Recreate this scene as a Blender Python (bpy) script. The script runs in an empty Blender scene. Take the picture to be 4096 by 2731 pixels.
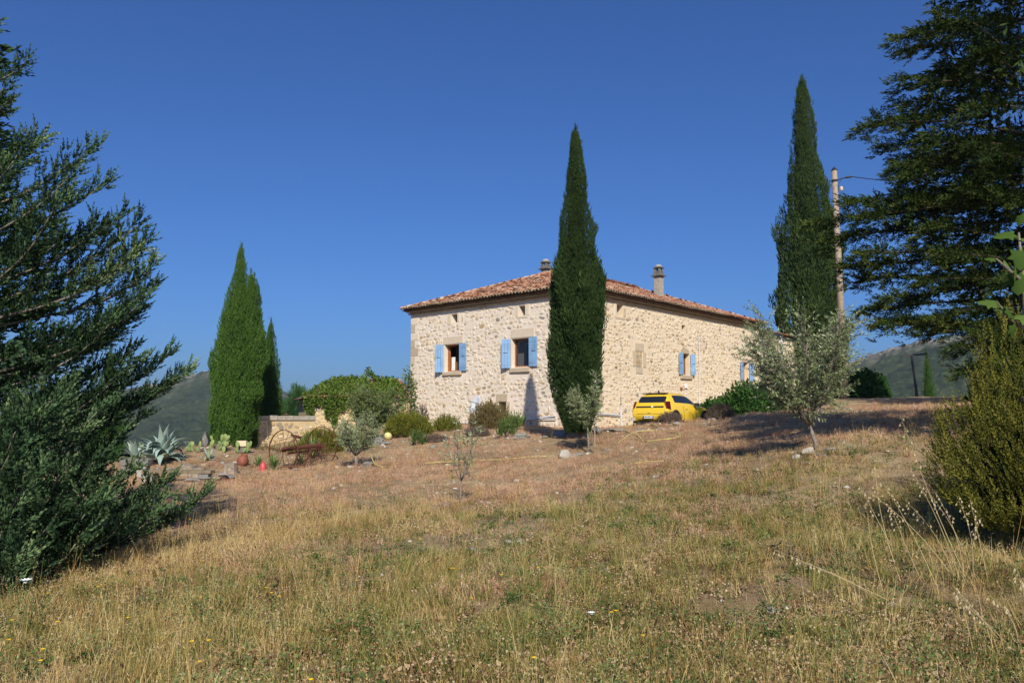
import bpy, math, random
import numpy as np
from mathutils import Vector, Matrix, noise as mnoise

SC = bpy.context.scene
COL = SC.collection
PI = math.pi
R = math.radians

# ------------------------------------------------------------------ camera
FPX = 3200.0
PITCH = R(5.62)
CAMZ = 1.6
cam_d = bpy.data.cameras.new('camera')
cam = bpy.data.objects.new('camera', cam_d); COL.objects.link(cam)
cam.location = (0, 0, CAMZ)
cam.rotation_euler = (PI/2 + PITCH, 0, 0)
cam_d.sensor_width = 36.0
cam_d.lens = FPX/4096*36.0
cam_d.clip_start = 0.05
cam_d.clip_end = 30000
SC.camera = cam

# ------------------------------------------------------------------ light
SUN_EL = R(35.5)
SUN_A = 0.12
sun_h = Vector((SUN_A, -1, 0)).normalized()
sun_dir = Vector((sun_h.x*math.cos(SUN_EL), sun_h.y*math.cos(SUN_EL), math.sin(SUN_EL)))
sd = bpy.data.lights.new('sun', 'SUN'); sd.energy = 4.9; sd.angle = R(0.53); sd.color = (1.0, 0.915, 0.775)
so = bpy.data.objects.new('sun', sd); COL.objects.link(so)
so.rotation_euler = (-sun_dir).to_track_quat('-Z', 'Y').to_euler()
so.location = (8, -20, 30)
W_ = bpy.data.worlds.new('World'); SC.world = W_; W_.use_nodes = True
nt = W_.node_tree; nt.nodes.clear()
sky = nt.nodes.new('ShaderNodeTexSky'); sky.sky_type = 'NISHITA'; sky.sun_disc = False
sky.sun_elevation = SUN_EL; sky.sun_rotation = math.atan2(sun_h.x, sun_h.y)
sky.altitude = 400; sky.air_density = 1.05; sky.dust_density = 2.0; sky.ozone_density = 4.5
bg = nt.nodes.new('ShaderNodeBackground'); bg.inputs[1].default_value = 0.086
ow = nt.nodes.new('ShaderNodeOutputWorld')
tn = nt.nodes.new('ShaderNodeMix'); tn.data_type = 'RGBA'; tn.blend_type = 'MULTIPLY'; tn.inputs[0].default_value = 1
tn.inputs[7].default_value = (.345, .615, 1.04, 1)      # the deep polarised blue of a clear Mediterranean sky
nt.links.new(sky.outputs[0], tn.inputs[6]); nt.links.new(tn.outputs[2], bg.inputs[0]); nt.links.new(bg.outputs[0], ow.inputs[0])
SC.view_settings.view_transform = 'Standard'
SC.view_settings.look = 'None'
SC.view_settings.exposure = 0.25
SC.view_settings.gamma = 1.0
SC.view_settings.use_curve_mapping = False
SC.render.engine = 'CYCLES'
SC.cycles.max_bounces = 6
SC.cycles.diffuse_bounces = 3
SC.cycles.transparent_max_bounces = 8
SC.cycles.volume_bounces = 0

# ------------------------------------------------------------------ helpers
CP, SP = math.cos(PITCH), math.sin(PITCH)
def ray(px, py):
    u = (px-2048)/FPX; v = (1365.5-py)/FPX
    return Vector((u, CP - v*SP, SP + v*CP))
def W(px, py, D):
    d = ray(px, py); k = D/d.y
    return Vector((d.x*k, D, CAMZ + d.z*k))
def X(px, D):      # x at a forward distance for something near the eye level
    return (px-2048)/FPX*D/CP

rng = np.random.default_rng(7)

def smooth(a, b, x):
    t = np.clip((x-a)/(b-a), 0, 1); return t*t*(3-2*t)

def vnoise(x, y, seed=0):
    x = np.asarray(x, float); y = np.asarray(y, float)
    xi = np.floor(x).astype(np.int64); yi = np.floor(y).astype(np.int64)
    fx = x-xi; fy = y-yi
    fx = fx*fx*(3-2*fx); fy = fy*fy*(3-2*fy)
    def hsh(a, b):
        n = (a*374761393 + b*668265263 + seed*974711) & 0x7fffffff
        n = ((n ^ (n >> 13))*1274126177) & 0x7fffffff
        return ((n ^ (n >> 16)) & 0xffff)/65535.0
    v00 = hsh(xi, yi); v10 = hsh(xi+1, yi); v01 = hsh(xi, yi+1); v11 = hsh(xi+1, yi+1)
    return (v00*(1-fx)+v10*fx)*(1-fy) + (v01*(1-fx)+v11*fx)*fy
def fbm(x, y, seed=0, o=4):
    s = 0; a = 0.5; t = 0
    for k in range(o):
        s = s + a*vnoise(x*2**k, y*2**k, seed+k*17); t += a; a *= 0.5
    return s/t

def set_props(o, label=None, cat=None, group=None, kind=None):
    if label: o['label'] = label
    if cat: o['category'] = cat
    if group: o['group'] = group
    if kind: o['kind'] = kind
    return o

def empty(name, loc=(0, 0, 0), rz=0.0, label=None, cat=None, group=None):
    o = bpy.data.objects.new(name, None); COL.objects.link(o)
    o.empty_display_size = 0.2
    o.location = loc; o.rotation_euler = (0, 0, rz)
    return set_props(o, label, cat, group)

def mesh_np(name, V, F, mat, parent=None, tint=None, smooth_=False):
    """V (n,3), F (m,3) or (m,4) numpy; tint per vertex"""
    V = np.asarray(V, np.float32); F = np.asarray(F, np.int32)
    me = bpy.data.meshes.new(name)
    n = F.shape[1]
    me.vertices.add(len(V)); me.vertices.foreach_set('co', V.ravel())
    me.loops.add(F.size); me.loops.foreach_set('vertex_index', F.ravel())
    me.polygons.add(len(F))
    me.polygons.foreach_set('loop_start', np.arange(0, F.size, n, dtype=np.int32))
    me.polygons.foreach_set('loop_total', np.full(len(F), n, np.int32))
    if smooth_: me.polygons.foreach_set('use_smooth', np.ones(len(F), bool))
    if tint is not None:
        at = me.attributes.new('tint', 'FLOAT', 'POINT')
        at.data.foreach_set('value', np.asarray(tint, np.float32))
    me.update(calc_edges=True); me.validate()
    me.materials.append(mat)
    o = bpy.data.objects.new(name, me); COL.objects.link(o)
    if parent is not None: o.parent = parent
    return o

class MB:
    """collects polygons for one mesh object"""
    def __init__(s): s.v = []; s.f = []; s.t = []; s.cur = 0.5
    def add(s, vs, fs, tint=None):
        b = len(s.v); s.v += [tuple(p) for p in vs]; s.f += [tuple(b+i for i in f) for f in fs]
        s.t += [s.cur if tint is None else tint]*len(vs)
        return s
    def box(s, c, d, rz=0, M=None, tint=None, jit=0):
        x, y, z = d[0]/2, d[1]/2, d[2]/2
        vs = [Vector((sx*x, sy*y, sz*z)) for sz in (-1, 1) for sy in (-1, 1) for sx in (-1, 1)]
        if jit: vs = [v + Vector([random.uniform(-jit, jit) for _ in range(3)]) for v in vs]
        if rz: vs = [Matrix.Rotation(rz, 3, 'Z') @ v for v in vs]
        if M is not None: vs = [M @ v for v in vs]
        vs = [v + Vector(c) for v in vs]
        return s.add(vs, [(0, 2, 3, 1), (4, 5, 7, 6), (0, 1, 5, 4), (2, 6, 7, 3), (0, 4, 6, 2), (1, 3, 7, 5)], tint)
    def tube(s, pts, rad, n=6, tint=None, caps=True):
        pts = [Vector(p) for p in pts]
        if not hasattr(rad, '__len__'): rad = [rad]*len(pts)
        vs = []; fs = []; up = Vector((0, 0, 1)); last = None
        for i, p in enumerate(pts):
            d = (pts[min(i+1, len(pts)-1)] - pts[max(i-1, 0)])
            if d.length < 1e-9: d = Vector((0, 0, 1))
            d.normalize()
            if last is None:
                a = d.cross(up) if abs(d.z) < .95 else d.cross(Vector((1, 0, 0)))
            else:
                a = last - d*last.dot(d)
            a.normalize(); last = a; b = d.cross(a)
            for k in range(n):
                t = 2*PI*k/n
                vs.append(p + (a*math.cos(t)+b*math.sin(t))*rad[i])
        for i in range(len(pts)-1):
            for k in range(n):
                k2 = (k+1) % n
                fs.append((i*n+k, i*n+k2, (i+1)*n+k2, (i+1)*n+k))
        if caps:
            fs.append(tuple(range(n))[::-1]); fs.append(tuple((len(pts)-1)*n+k for k in range(n)))
        return s.add(vs, fs, tint)
    def lathe(s, prof, c=(0, 0, 0), n=16, M=None, tint=None):
        vs = []; fs = []
        for (r, z) in prof:
            for k in range(n):
                t = 2*PI*k/n; v = Vector((r*math.cos(t), r*math.sin(t), z))
                if M is not None: v = M @ v
                vs.append(v + Vector(c))
        for i in range(len(prof)-1):
            for k in range(n):
                k2 = (k+1) % n; fs.append((i*n+k, i*n+k2, (i+1)*n+k2, (i+1)*n+k))
        return s.add(vs, fs, tint)
    def build(s, name, mat, parent=None, smooth_=False, bevel=0):
        me = bpy.data.meshes.new(name); me.from_pydata([tuple(v) for v in s.v], [], s.f)
        at = me.attributes.new('tint', 'FLOAT', 'POINT'); at.data.foreach_set('value', np.asarray(s.t, np.float32))
        me.validate(); me.materials.append(mat)
        if smooth_:
            me.polygons.foreach_set('use_smooth', np.ones(len(me.polygons), bool))
        o = bpy.data.objects.new(name, me); COL.objects.link(o)
        if parent is not None: o.parent = parent
        if bevel:
            m = o.modifiers.new('bevel', 'BEVEL'); m.width = bevel; m.segments = 2; m.limit_method = 'ANGLE'
        return o

def scatter(tv, tf, pos, rot, scl, tint, tt=None):
    """copies of a template: tv (n,3), tf (m,3); pos (k,3), rot (k,3,3) columns = axes, scl (k,) or (k,3)"""
    k = len(pos); n = len(tv)
    scl = np.asarray(scl)
    if scl.ndim == 1: scl = scl[:, None].repeat(3, 1)
    P = tv[None]*scl[:, None, :]
    V = np.einsum('kij,knj->kni', rot, P) + np.asarray(pos)[:, None, :]
    F = tf[None] + (np.arange(k)*n)[:, None, None]
    T = np.repeat(np.asarray(tint)[:, None], n, 1)
    if tt is not None: T = T + tt[None]
    return V.reshape(-1, 3), F.reshape(-1, tf.shape[1]), T.ravel()

def frames(d, roll=None, up=None):
    """(k,3) directions -> (k,3,3) with local z = direction"""
    d = d/np.maximum(np.linalg.norm(d, axis=1, keepdims=True), 1e-9)
    ref = np.tile(np.array([0, 0, 1.0]), (len(d), 1))
    ref[np.abs(d[:, 2]) > .97] = (1, 0, 0)
    a = np.cross(ref, d); a /= np.linalg.norm(a, axis=1, keepdims=True)
    b = np.cross(d, a)
    if roll is None: roll = rng.uniform(0, 2*PI, len(d))
    c, s = np.cos(roll)[:, None], np.sin(roll)[:, None]
    a2 = a*c + b*s; b2 = -a*s + b*c
    return np.stack([a2, b2, d], axis=2)

def join(parts):
    V = []; F = []; T = []; b = 0
    for v, f, t in parts:
        V.append(v); F.append(f+b); T.append(t); b += len(v)
    return np.concatenate(V), np.concatenate(F), np.concatenate(T)

# ------------------------------------------------------------------ materials
def nmat(name):
    m = bpy.data.materials.new(name); m.use_nodes = True
    nt = m.node_tree; b = nt.nodes['Principled BSDF']
    return m, nt, b
def ramp(nt, fac, cols):
    r = nt.nodes.new('ShaderNodeValToRGB'); cr = r.color_ramp
    while len(cr.elements) > 1: cr.elements.remove(cr.elements[-1])
    for i, (p, c) in enumerate(cols):
        e = cr.elements[0] if i == 0 else cr.elements.new(p)
        e.position = p; e.color = (*c, 1)
    nt.links.new(fac, r.inputs[0]); return r.outputs[0]
def texn(nt, scale, detail=4, rough=.55, vec=None, obj=True):
    n = nt.nodes.new('ShaderNodeTexNoise'); n.inputs['Scale'].default_value = scale
    n.inputs['Detail'].default_value = detail; n.inputs['Roughness'].default_value = rough
    if vec is None:
        if obj:
            tc = nt.nodes.new('ShaderNodeTexCoord'); vec = tc.outputs['Object']
        else:
            g = nt.nodes.new('ShaderNodeNewGeometry'); vec = g.outputs['Position']
    nt.links.new(vec, n.inputs['Vector'])
    return n.outputs[0]
def mixc(nt, fac, a, b, mode='MIX'):
    n = nt.nodes.new('ShaderNodeMix'); n.data_type = 'RGBA'; n.blend_type = mode
    for i, v in ((0, fac), (6, a), (7, b)):
        if isinstance(v, (int, float)): n.inputs[i].default_value = v
        elif isinstance(v, tuple): n.inputs[i].default_value = (*v, 1)
        else: nt.links.new(v, n.inputs[i])
    return n.outputs[2]
def math_(nt, op, a, b=0.0, clamp=False):
    n = nt.nodes.new('ShaderNodeMath'); n.operation = op; n.use_clamp = clamp
    for i, v in ((0, a), (1, b)):
        if isinstance(v, (int, float)): n.inputs[i].default_value = v
        else: nt.links.new(v, n.inputs[i])
    return n.outputs[0]
def bump(nt, b, h, strength=.4, dist=.02):
    n = nt.nodes.new('ShaderNodeBump'); n.inputs['Strength'].default_value = strength
    n.inputs['Distance'].default_value = dist
    nt.links.new(h, n.inputs['Height']); nt.links.new(n.outputs[0], b.inputs['Normal'])
def attr(nt, name='tint'):
    a = nt.nodes.new('ShaderNodeAttribute'); a.attribute_name = name; return a.outputs['Fac']

def m_plain(name, c, rough=.6, metal=0, var=.15, scale=6, bmp=.0, spec=None):
    m, nt, b = nmat(name)
    n = texn(nt, scale, 5)
    lo = tuple(x*(1-var) for x in c); hi = tuple(min(1, x*(1+var)) for x in c)
    nt.links.new(ramp(nt, n, [(.3, lo), (.7, hi)]), b.inputs['Base Color'])
    b.inputs['Roughness'].default_value = rough; b.inputs['Metallic'].default_value = metal
    if spec is not None: b.inputs['Specular IOR Level'].default_value = spec
    if bmp: bump(nt, b, texn(nt, scale*6, 5), bmp, .01)
    return m
def m_leaf(name, cols, rough=.7, trans=.25, nscale=2.0, namp=.35, spec=.10, inst=False):
    """leaf colour chosen by the tint of each sprig plus a broad variation over the plant"""
    m, nt, b = nmat(name)
    t = attr(nt)
    n = texn(nt, nscale, 3, obj=False)
    f = math_(nt, 'ADD', t, math_(nt, 'MULTIPLY', math_(nt, 'SUBTRACT', n, .5), namp*2))
    if inst:
        oi = nt.nodes.new('ShaderNodeObjectInfo')
        f = math_(nt, 'ADD', f, math_(nt, 'MULTIPLY', math_(nt, 'SUBTRACT', oi.outputs['Random'], .5), .7))
    k = len(cols)
    c = ramp(nt, f, [(i/(k-1), cc) for i, cc in enumerate(cols)])
    nt.links.new(c, b.inputs['Base Color'])
    b.inputs['Roughness'].default_value = rough; b.inputs['Specular IOR Level'].default_value = spec
    if trans > 0:
        tr = nt.nodes.new('ShaderNodeBsdfTranslucent'); nt.links.new(c, tr.inputs[0])
        mx = nt.nodes.new('ShaderNodeMixShader'); mx.inputs[0].default_value = trans
        nt.links.new(b.outputs[0], mx.inputs[1]); nt.links.new(tr.outputs[0], mx.inputs[2])
        nt.links.new(mx.outputs[0], nt.nodes['Material Output'].inputs[0])
    return m
def m_ramp(name, cols, rough=.85, nscale=9, namp=.25, bmp=.5, bscale=40, spec=.2):
    m, nt, b = nmat(name)
    f = math_(nt, 'ADD', attr(nt), math_(nt, 'MULTIPLY', math_(nt, 'SUBTRACT', texn(nt, nscale, 5, .6), .5), namp*2))
    k = len(cols)
    c = ramp(nt, f, cols if isinstance(cols[0][1], tuple) else [(i/(k-1), cc) for i, cc in enumerate(cols)])
    nt.links.new(c, b.inputs['Base Color'])
    b.inputs['Roughness'].default_value = rough; b.inputs['Specular IOR Level'].default_value = spec
    if bmp: bump(nt, b, texn(nt, bscale, 6, .65), bmp, .02)
    return m

M = {}
M['mortar_left'] = m_ramp('mortar_left', [(0, (.53, .445, .345)), (.35, (.66, .57, .465)), (.7, (.74, .655, .55)), (1, (.68, .60, .51))], nscale=1.1, namp=.5, bmp=.9, bscale=16)
M['mortar'] = m_ramp('mortar', [(0, (.54, .44, .30)), (.35, (.64, .53, .38)), (.7, (.73, .62, .45)), (1, (.68, .58, .45))], nscale=1.1, namp=.5, bmp=.9, bscale=16)
M['stone'] = m_ramp('stone', [(0, (.16, .13, .10)), (.1, (.28, .24, .19)), (.22, (.38, .33, .26)), (.34, (.40, .28, .15)), (.5, (.52, .40, .25)), (.62, (.57, .47, .34)), (.8, (.64, .54, .41)), (1, (.70, .60, .48))], nscale=12, namp=.07, bmp=.9, bscale=30)
M['quoin'] = m_ramp('quoin', [(0, (.42, .34, .24)), (.5, (.57, .48, .36)), (1, (.66, .57, .45))], nscale=5, namp=.3, bmp=.7, bscale=24)
M['tile'] = m_ramp('tile', [(0, (.11, .065, .045)), (.15, (.20, .095, .06)), (.4, (.33, .145, .085)), (.6, (.43, .215, .13)), (.8, (.48, .30, .20)), (1, (.50, .41, .31))], nscale=8, namp=.14, bmp=.5, bscale=30)
M['tile_under'] = m_plain('tile_under', (.16, .075, .045), .9, var=.4, scale=5)
M['lichen_tile'] = m_ramp('lichen_tile', [(0, (.20, .15, .10)), (.5, (.42, .31, .20)), (1, (.55, .45, .32))], nscale=10, namp=.3)
M['shutter'] = m_plain('shutter', (.20, .35, .56), .65, var=.2, scale=2.2)
M['iron'] = m_plain('iron', (.03, .03, .035), .5, .3)
M['winwood'] = m_plain('winwood', (.33, .12, .035), .45, var=.25, scale=8)
M['curtain'] = m_plain('curtain', (.62, .62, .60), .9, var=.1)
M['dark_room'] = m_plain('dark_room', (.05, .045, .04), .95)
m, nt_, b_ = nmat('glass'); b_.inputs['Base Color'].default_value = (.02, .025, .035, 1); b_.inputs['Roughness'].default_value = .06; b_.inputs['Alpha'].default_value = .45; M['glass'] = m
M['concrete'] = m_plain('concrete', (.33, .30, .25), .9, var=.25, scale=5, bmp=.3)
M['concrete_dark'] = m_plain('concrete_dark', (.14, .13, .11), .9, var=.35, scale=7, bmp=.3)
M['pvc'] = m_plain('pvc', (.52, .54, .56), .45, var=.12)
M['white_paint'] = m_plain('white_paint', (.72, .73, .74), .4, var=.06)
M['bark'] = m_plain('bark', (.13, .095, .065), .95, var=.45, scale=14, bmp=.8)
M['bark_grey'] = m_plain('bark_grey', (.20, .17, .135), .95, var=.4, scale=16, bmp=.8)
M['bark_dark'] = m_plain('bark_dark', (.075, .05, .035), .95, var=.4, scale=14, bmp=.8)
M['old_wood'] = m_plain('old_wood', (.26, .21, .155), .9, var=.4, scale=9, bmp=.6)
M['wet_wood'] = m_plain('bench_wood', (.19, .145, .09), .85, var=.35, scale=7, bmp=.5)
M['pole_wood'] = m_plain('pole_wood', (.30, .235, .17), .85, var=.25, scale=7, bmp=.4)
M['rock'] = m_ramp('rock', [(0, (.13, .125, .115)), (.4, (.26, .245, .215)), (.7, (.40, .37, .32)), (1, (.52, .48, .42))], nscale=5, namp=.35, bmp=1, bscale=14)
M['rust'] = m_plain('rust', (.13, .045, .025), .85, .2, var=.5, scale=12, bmp=.5)
M['terracotta'] = m_plain('terracotta', (.22, .065, .035), .7, var=.3, scale=7)
M['red_paint'] = m_plain('red_paint', (.52, .065, .075), .5, var=.15)
M['cream'] = m_plain('cream', (.62, .50, .33), .7, var=.1)
M['ball'] = m_plain('ball', (.60, .53, .22), .5, var=.08)
M['hose'] = m_plain('hose', (.50, .42, .15), .6, var=.3, scale=4)
M['agave'] = m_leaf('agave', [(.11, .17, .14), (.21, .30, .26), (.34, .43, .37), (.44, .47, .27)], trans=0.06, nscale=3, namp=.2)
M['cactus'] = m_leaf('cactus', [(.09, .15, .05), (.17, .24, .09), (.28, .33, .12)], trans=0.0, nscale=6, namp=.3)
M['yucca'] = m_leaf('yucca', [(.05, .11, .035), (.14, .22, .06), (.34, .36, .13)], trans=.15)
M['cyp_light'] = m_leaf('cyp_light', [(.010, .028, .006), (.030, .070, .012), (.060, .125, .020), (.105, .18, .035)], trans=.12, nscale=1.2, namp=.16)
M['cyp_dark'] = m_leaf('cyp_dark', [(.007, .014, .005), (.015, .030, .008), (.030, .056, .014), (.060, .090, .025)], trans=.08, nscale=1.2, namp=.15)
M['con_blue'] = m_leaf('con_blue', [(.010, .022, .009), (.028, .060, .025), (.080, .140, .058), (.27, .34, .15)], trans=.06, nscale=1.6, namp=.2)
M['con_dark'] = m_leaf('con_dark', [(.008, .015, .004), (.020, .038, .008), (.050, .078, .016), (.13, .14, .03)], trans=.12, nscale=1.6, namp=.2)
M['olive'] = m_leaf('olive', [(.045, .062, .024), (.11, .15, .05), (.225, .285, .12), (.43, .49, .29)], trans=.12, nscale=2.5, namp=.12, rough=.4, spec=.5)
M['shrub_green'] = m_leaf('shrub_green', [(.010, .035, .008), (.03, .085, .018), (.065, .14, .03), (.11, .19, .05)], trans=.2, namp=.15)
M['shrub_yellow'] = m_leaf('shrub_yellow', [(.03, .04, .008), (.085, .095, .015), (.16, .165, .025), (.24, .23, .04)], trans=.15, namp=.2)
M['shrub_brown'] = m_leaf('shrub_brown', [(.05, .035, .02), (.11, .085, .035), (.19, .15, .06), (.25, .20, .10)], trans=.1, namp=.2)
M['lavender'] = m_leaf('lavender', [(.06, .045, .035), (.13, .095, .075), (.21, .16, .13)], trans=.1, namp=.2)
M['rosemary'] = m_leaf('rosemary', [(.010, .014, .004), (.040, .050, .010), (.115, .118, .018), (.26, .24, .045)], trans=.15, namp=.16)
M['vine'] = m_leaf('vine', [(.03, .065, .012), (.085, .15, .025), (.16, .24, .04), (.24, .30, .07)], trans=.25, namp=.2)
M['shrub_olive'] = m_leaf('shrub_olive', [(.03, .05, .015), (.075, .115, .032), (.145, .20, .06), (.22, .28, .10)], trans=.2, namp=.15)
M['fig'] = m_leaf('fig', [(.03, .06, .012), (.065, .12, .022), (.12, .18, .04)], trans=.3, namp=.2)
M['straw'] = m_leaf('straw', [(.22, .15, .065), (.38, .275, .13), (.52, .41, .22), (.60, .50, .32)], trans=.25, namp=.1)

# ------------------------------------------------------------------ terrain
cps = []
def cp(px, py, D, dz=0):
    w = W(px, py, D); cps.append((w.x, w.y, w.z+dz))
for a in [(0, 2731, 5.3), (2048, 2731, 5.1), (4096, 2731, 5.3), (0, 2330, 9.6), (450, 2140, 13.5), (900, 1960, 19),
          (850, 1930, 23), (900, 1880, 26), (1180, 1870, 28), (680, 1835, 28), (850, 1780, 31), (1015, 1800, 40),
          (1435, 1862, 26), (1300, 1765, 38), (1560, 1745, 34), (1845, 2015, 15), (2350, 1815, 24), (2320, 1748, 26.8),
          (2100, 1704, 37), (1700, 1730, 34), (2500, 1722, 30), (2600, 1697, 31.2), (2640, 1716, 34), (2800, 1690, 36), (2950, 1662, 34),
          (3255, 1795, 15.2), (3590, 1588, 42), (3820, 1588, 41), (3350, 1640, 35), (3200, 1600, 46), (2900, 1895, 14.5),
          (3500, 1900, 13), (3750, 2350, 7), (3150, 2300, 7.8), (2048, 2300, 8.1), (1200, 2300, 8.4), (1500, 1960, 18), (2400, 1940, 16.5),
          (560, 1830, 29)]:
    cp(*a)
cps += [(8, 52, 1.7), (14, 56, 1.6), (-4, 50, .2), (0, 43, 1.2), (-22, 30, -1.6), (-20, 12, -1.6), (-14, 4, -.9), (20, 6, 1.0), (26, 22, 2.2),
        (30, 42, 2.2), (26, 58, .5), (0, -10, -.4), (-14, -10, -.9), (14, -10, .1), (-18, 45, -2.6), (-8, 60, -2.5), (10, 68, -1.5), (-9, 36, -.7), (-13, 33, -1.2), (0, 0, 0), (-3, 2.5, 0), (3, 2.5, 0)]
cps = np.array(cps)
def tps_fit(P, lam=.02):
    n = len(P); X_ = P[:, :2]; d = np.linalg.norm(X_[:, None]-X_[None], axis=2)
    K = np.where(d > 0, d*d*np.log(d+1e-12), 0) + lam*n*np.eye(n)
    Q = np.c_[np.ones(n), X_]
    A = np.block([[K, Q], [Q.T, np.zeros((3, 3))]])
    return np.linalg.solve(A, np.r_[P[:, 2], 0, 0, 0])
_c = tps_fit(cps)
def hgt(x, y):
    x = np.atleast_1d(np.asarray(x, float)); y = np.atleast_1d(np.asarray(y, float))
    sh = x.shape; x = x.ravel(); y = y.ravel()
    z = np.zeros(len(x))
    r0 = np.hypot(x-4, y-26)
    near = r0 < 90
    xn, yn = x[near], y[near]
    d = np.hypot(xn[:, None]-cps[None, :, 0], yn[:, None]-cps[None, :, 1])
    z[near] = (np.where(d > 0, d*d*np.log(d+1e-12), 0) @ _c[:len(cps)]) + _c[-3] + _c[-2]*xn + _c[-1]*yn
    z[near] += (fbm(xn*.9, yn*.9, 3, 3)-.5)*.14*smooth(3, 7, yn) + (fbm(xn*4, yn*4, 5, 2)-.5)*.035
    rc = np.hypot(x, y)
    far = -32 + (fbm(x/260, y/260, 11, 4)-.5)*16 + smooth(900, 2500, rc)*(62 + (fbm(x/500, y/500, 21, 4)-.45)*60)
    w = smooth(34, 88, r0)
    return (z*(1-w) + far*w).reshape(sh)
def H(x, y): return float(hgt(x, y)[0])
def G(px, D, dz=0):
    x = X(px, D); return Vector((x, D, H(x, D)+dz))

nr, na = 270, 360
rr = .4*(3000/.4)**(np.arange(nr)/(nr-1))
th = np.arange(na)/na*2*PI
gx = np.concatenate([[0], (rr[:, None]*np.cos(th)).ravel()]); gy = np.concatenate([[0], (rr[:, None]*np.sin(th)).ravel()])
gz = hgt(gx, gy)
i = np.arange(nr-1)[:, None]*na; k = np.arange(na)[None]
q = np.stack([1+i+k, 1+i+na+k, 1+i+na+(k+1) % na, 1+i+(k+1) % na], 2).reshape(-1, 4)
c0 = np.stack([np.zeros(na, int), np.zeros(na, int), 1+np.arange(na), 1+(np.arange(na)+1) % na], 1)
def ground_mat():
    m, nt, b = nmat('ground')
    n1 = texn(nt, .35, 5, .6, obj=False); n2 = texn(nt, 3.2, 6, .65, obj=False); n3 = texn(nt, 28, 5, .7, obj=False)
    f = math_(nt, 'ADD', math_(nt, 'MULTIPLY', n1, .45), math_(nt, 'ADD', math_(nt, 'MULTIPLY', n2, .35), math_(nt, 'MULTIPLY', n3, .3)))
    c = ramp(nt, f, [(.36, (.13, .085, .045)), (.47, (.24, .165, .09)), (.56, (.34, .24, .135)), (.66, (.44, .34, .20)), (.75, (.52, .43, .29))])
    # far away: scrub and woods
    g = nt.nodes.new('ShaderNodeNewGeometry')
    ln = nt.nodes.new('ShaderNodeVectorMath'); ln.operation = 'LENGTH'; nt.links.new(g.outputs['Position'], ln.inputs[0])
    fr = nt.nodes.new('ShaderNodeMapRange'); fr.inputs[1].default_value = 62; fr.inputs[2].default_value = 110
    nt.links.new(ln.outputs['Value'], fr.inputs[0])
    sc = ramp(nt, texn(nt, .05, 8, .7, obj=False), [(.35, (.018, .03, .014)), (.55, (.04, .055, .022)), (.7, (.10, .10, .05))])
    nt.links.new(mixc(nt, fr.outputs[0], c, sc), b.inputs['Base Color'])
    b.inputs['Roughness'].default_value = .95; b.inputs['Specular IOR Level'].default_value = .15
    bump(nt, b, texn(nt, 22, 8, .7, obj=False), .9, .05)
    return m
M['ground'] = ground_mat()
me = bpy.data.meshes.new('ground')
F = np.concatenate([q, c0])
ground = mesh_np('ground', np.c_[gx, gy, gz], q, M['ground'], smooth_=True)
set_props(ground, 'sloping meadow of dry soil and stubble in front of the farmhouse', kind='structure')

def hill_mat(name, rock_w):
    m, nt, b = nmat(name)
    n1 = texn(nt, .012, 6, .6, obj=False); n2 = texn(nt, .11, 8, .75, obj=False)
    t = attr(nt)
    f = math_(nt, 'ADD', math_(nt, 'MULTIPLY', n1, .35), math_(nt, 'MULTIPLY', n2, .65))
    sc = ramp(nt, f, [(.38, (.012, .022, .011)), (.48, (.032, .048, .021)), (.56, (.055, .072, .034)), (.66, (.13, .125, .07))])
    rn = texn(nt, .035, 8, .8, obj=False)
    rk = math_(nt, 'MULTIPLY', t, math_(nt, 'GREATER_THAN', rn, .47))
    nt.links.new(mixc(nt, rk, sc, (.33, .29, .24)), b.inputs['Base Color'])
    b.inputs['Roughness'].default_value = 1; b.inputs['Specular IOR Level'].default_value = 0
    bump(nt, b, texn(nt, .16, 8, .75, obj=False), 1, 3)
    return m
def hill(name, az0, az1, d0, d1, crest, nA, nD, label, seed):
    """height = crest(az) bell over the distance; scrub roughness on top"""
    az = np.linspace(R(az0), R(az1), nA)[:, None]; s = np.linspace(0, 1, nD)[None]
    d = d0 + (d1-d0)*s
    x = np.sin(az)*d; y = np.cos(az)*d
    cz = crest(np.degrees(az))
    prof = np.sin(np.clip(s/.62, 0, 1)*PI/2)**1.25*np.clip((1-s)/.38, 0, 1)**.6
    z = -36 + (cz+36)*prof
    z = z + (fbm(x/90, y/90, seed, 5)-.5)*20*np.clip(prof*1.4, 0, 1)*(1-.75*prof)
    bus = vnoise(x/5.5, y/5.5, seed+3)**1.5*5.0 + vnoise(x/13, y/13, seed+4)*4.5
    z = z + bus - 2
    rock = np.clip((prof-.80)*5, 0, 1)*np.clip(fbm(x/60, y/60, seed+9, 3)*7-2.8, 0, 1)
    i = np.arange(nA-1)[:, None]*nD; k = np.arange(nD-1)[None]
    q = np.stack([i+k, i+k+1, i+nD+k+1, i+nD+k], 2).reshape(-1, 4)
    o = mesh_np(name, np.c_[x.ravel(), y.ravel(), z.ravel()], q, M['hill'], tint=rock.ravel())
    return set_props(o, label, kind='structure')
M['hill'] = hill_mat('hill', .5)
def gs(a, m_, s): return np.exp(-((a-m_)/s)**2)
hill('hill', -40, -6, 800, 1900, lambda a: 10+74*gs(a, -20.6, 5.6)+8*np.cos(a*.7), 380, 190,
     'scrub covered round hill behind the left cypresses', 5)
hill('hill', 12, 52, 500, 1500, lambda a: 20+82*gs(a, 33, 12)+10*gs(a, 24, 5), 400, 200,
     'long scrub covered hill with pale rocky crest on the right', 15)
hill('hill', -26, 8, 330, 620, lambda a: -34+40.5*smooth(-25, -17.5, a)+1.5*np.cos(a*1.3), 300, 80, 'low wooded ridge far behind the garden wall', 25)

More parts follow.
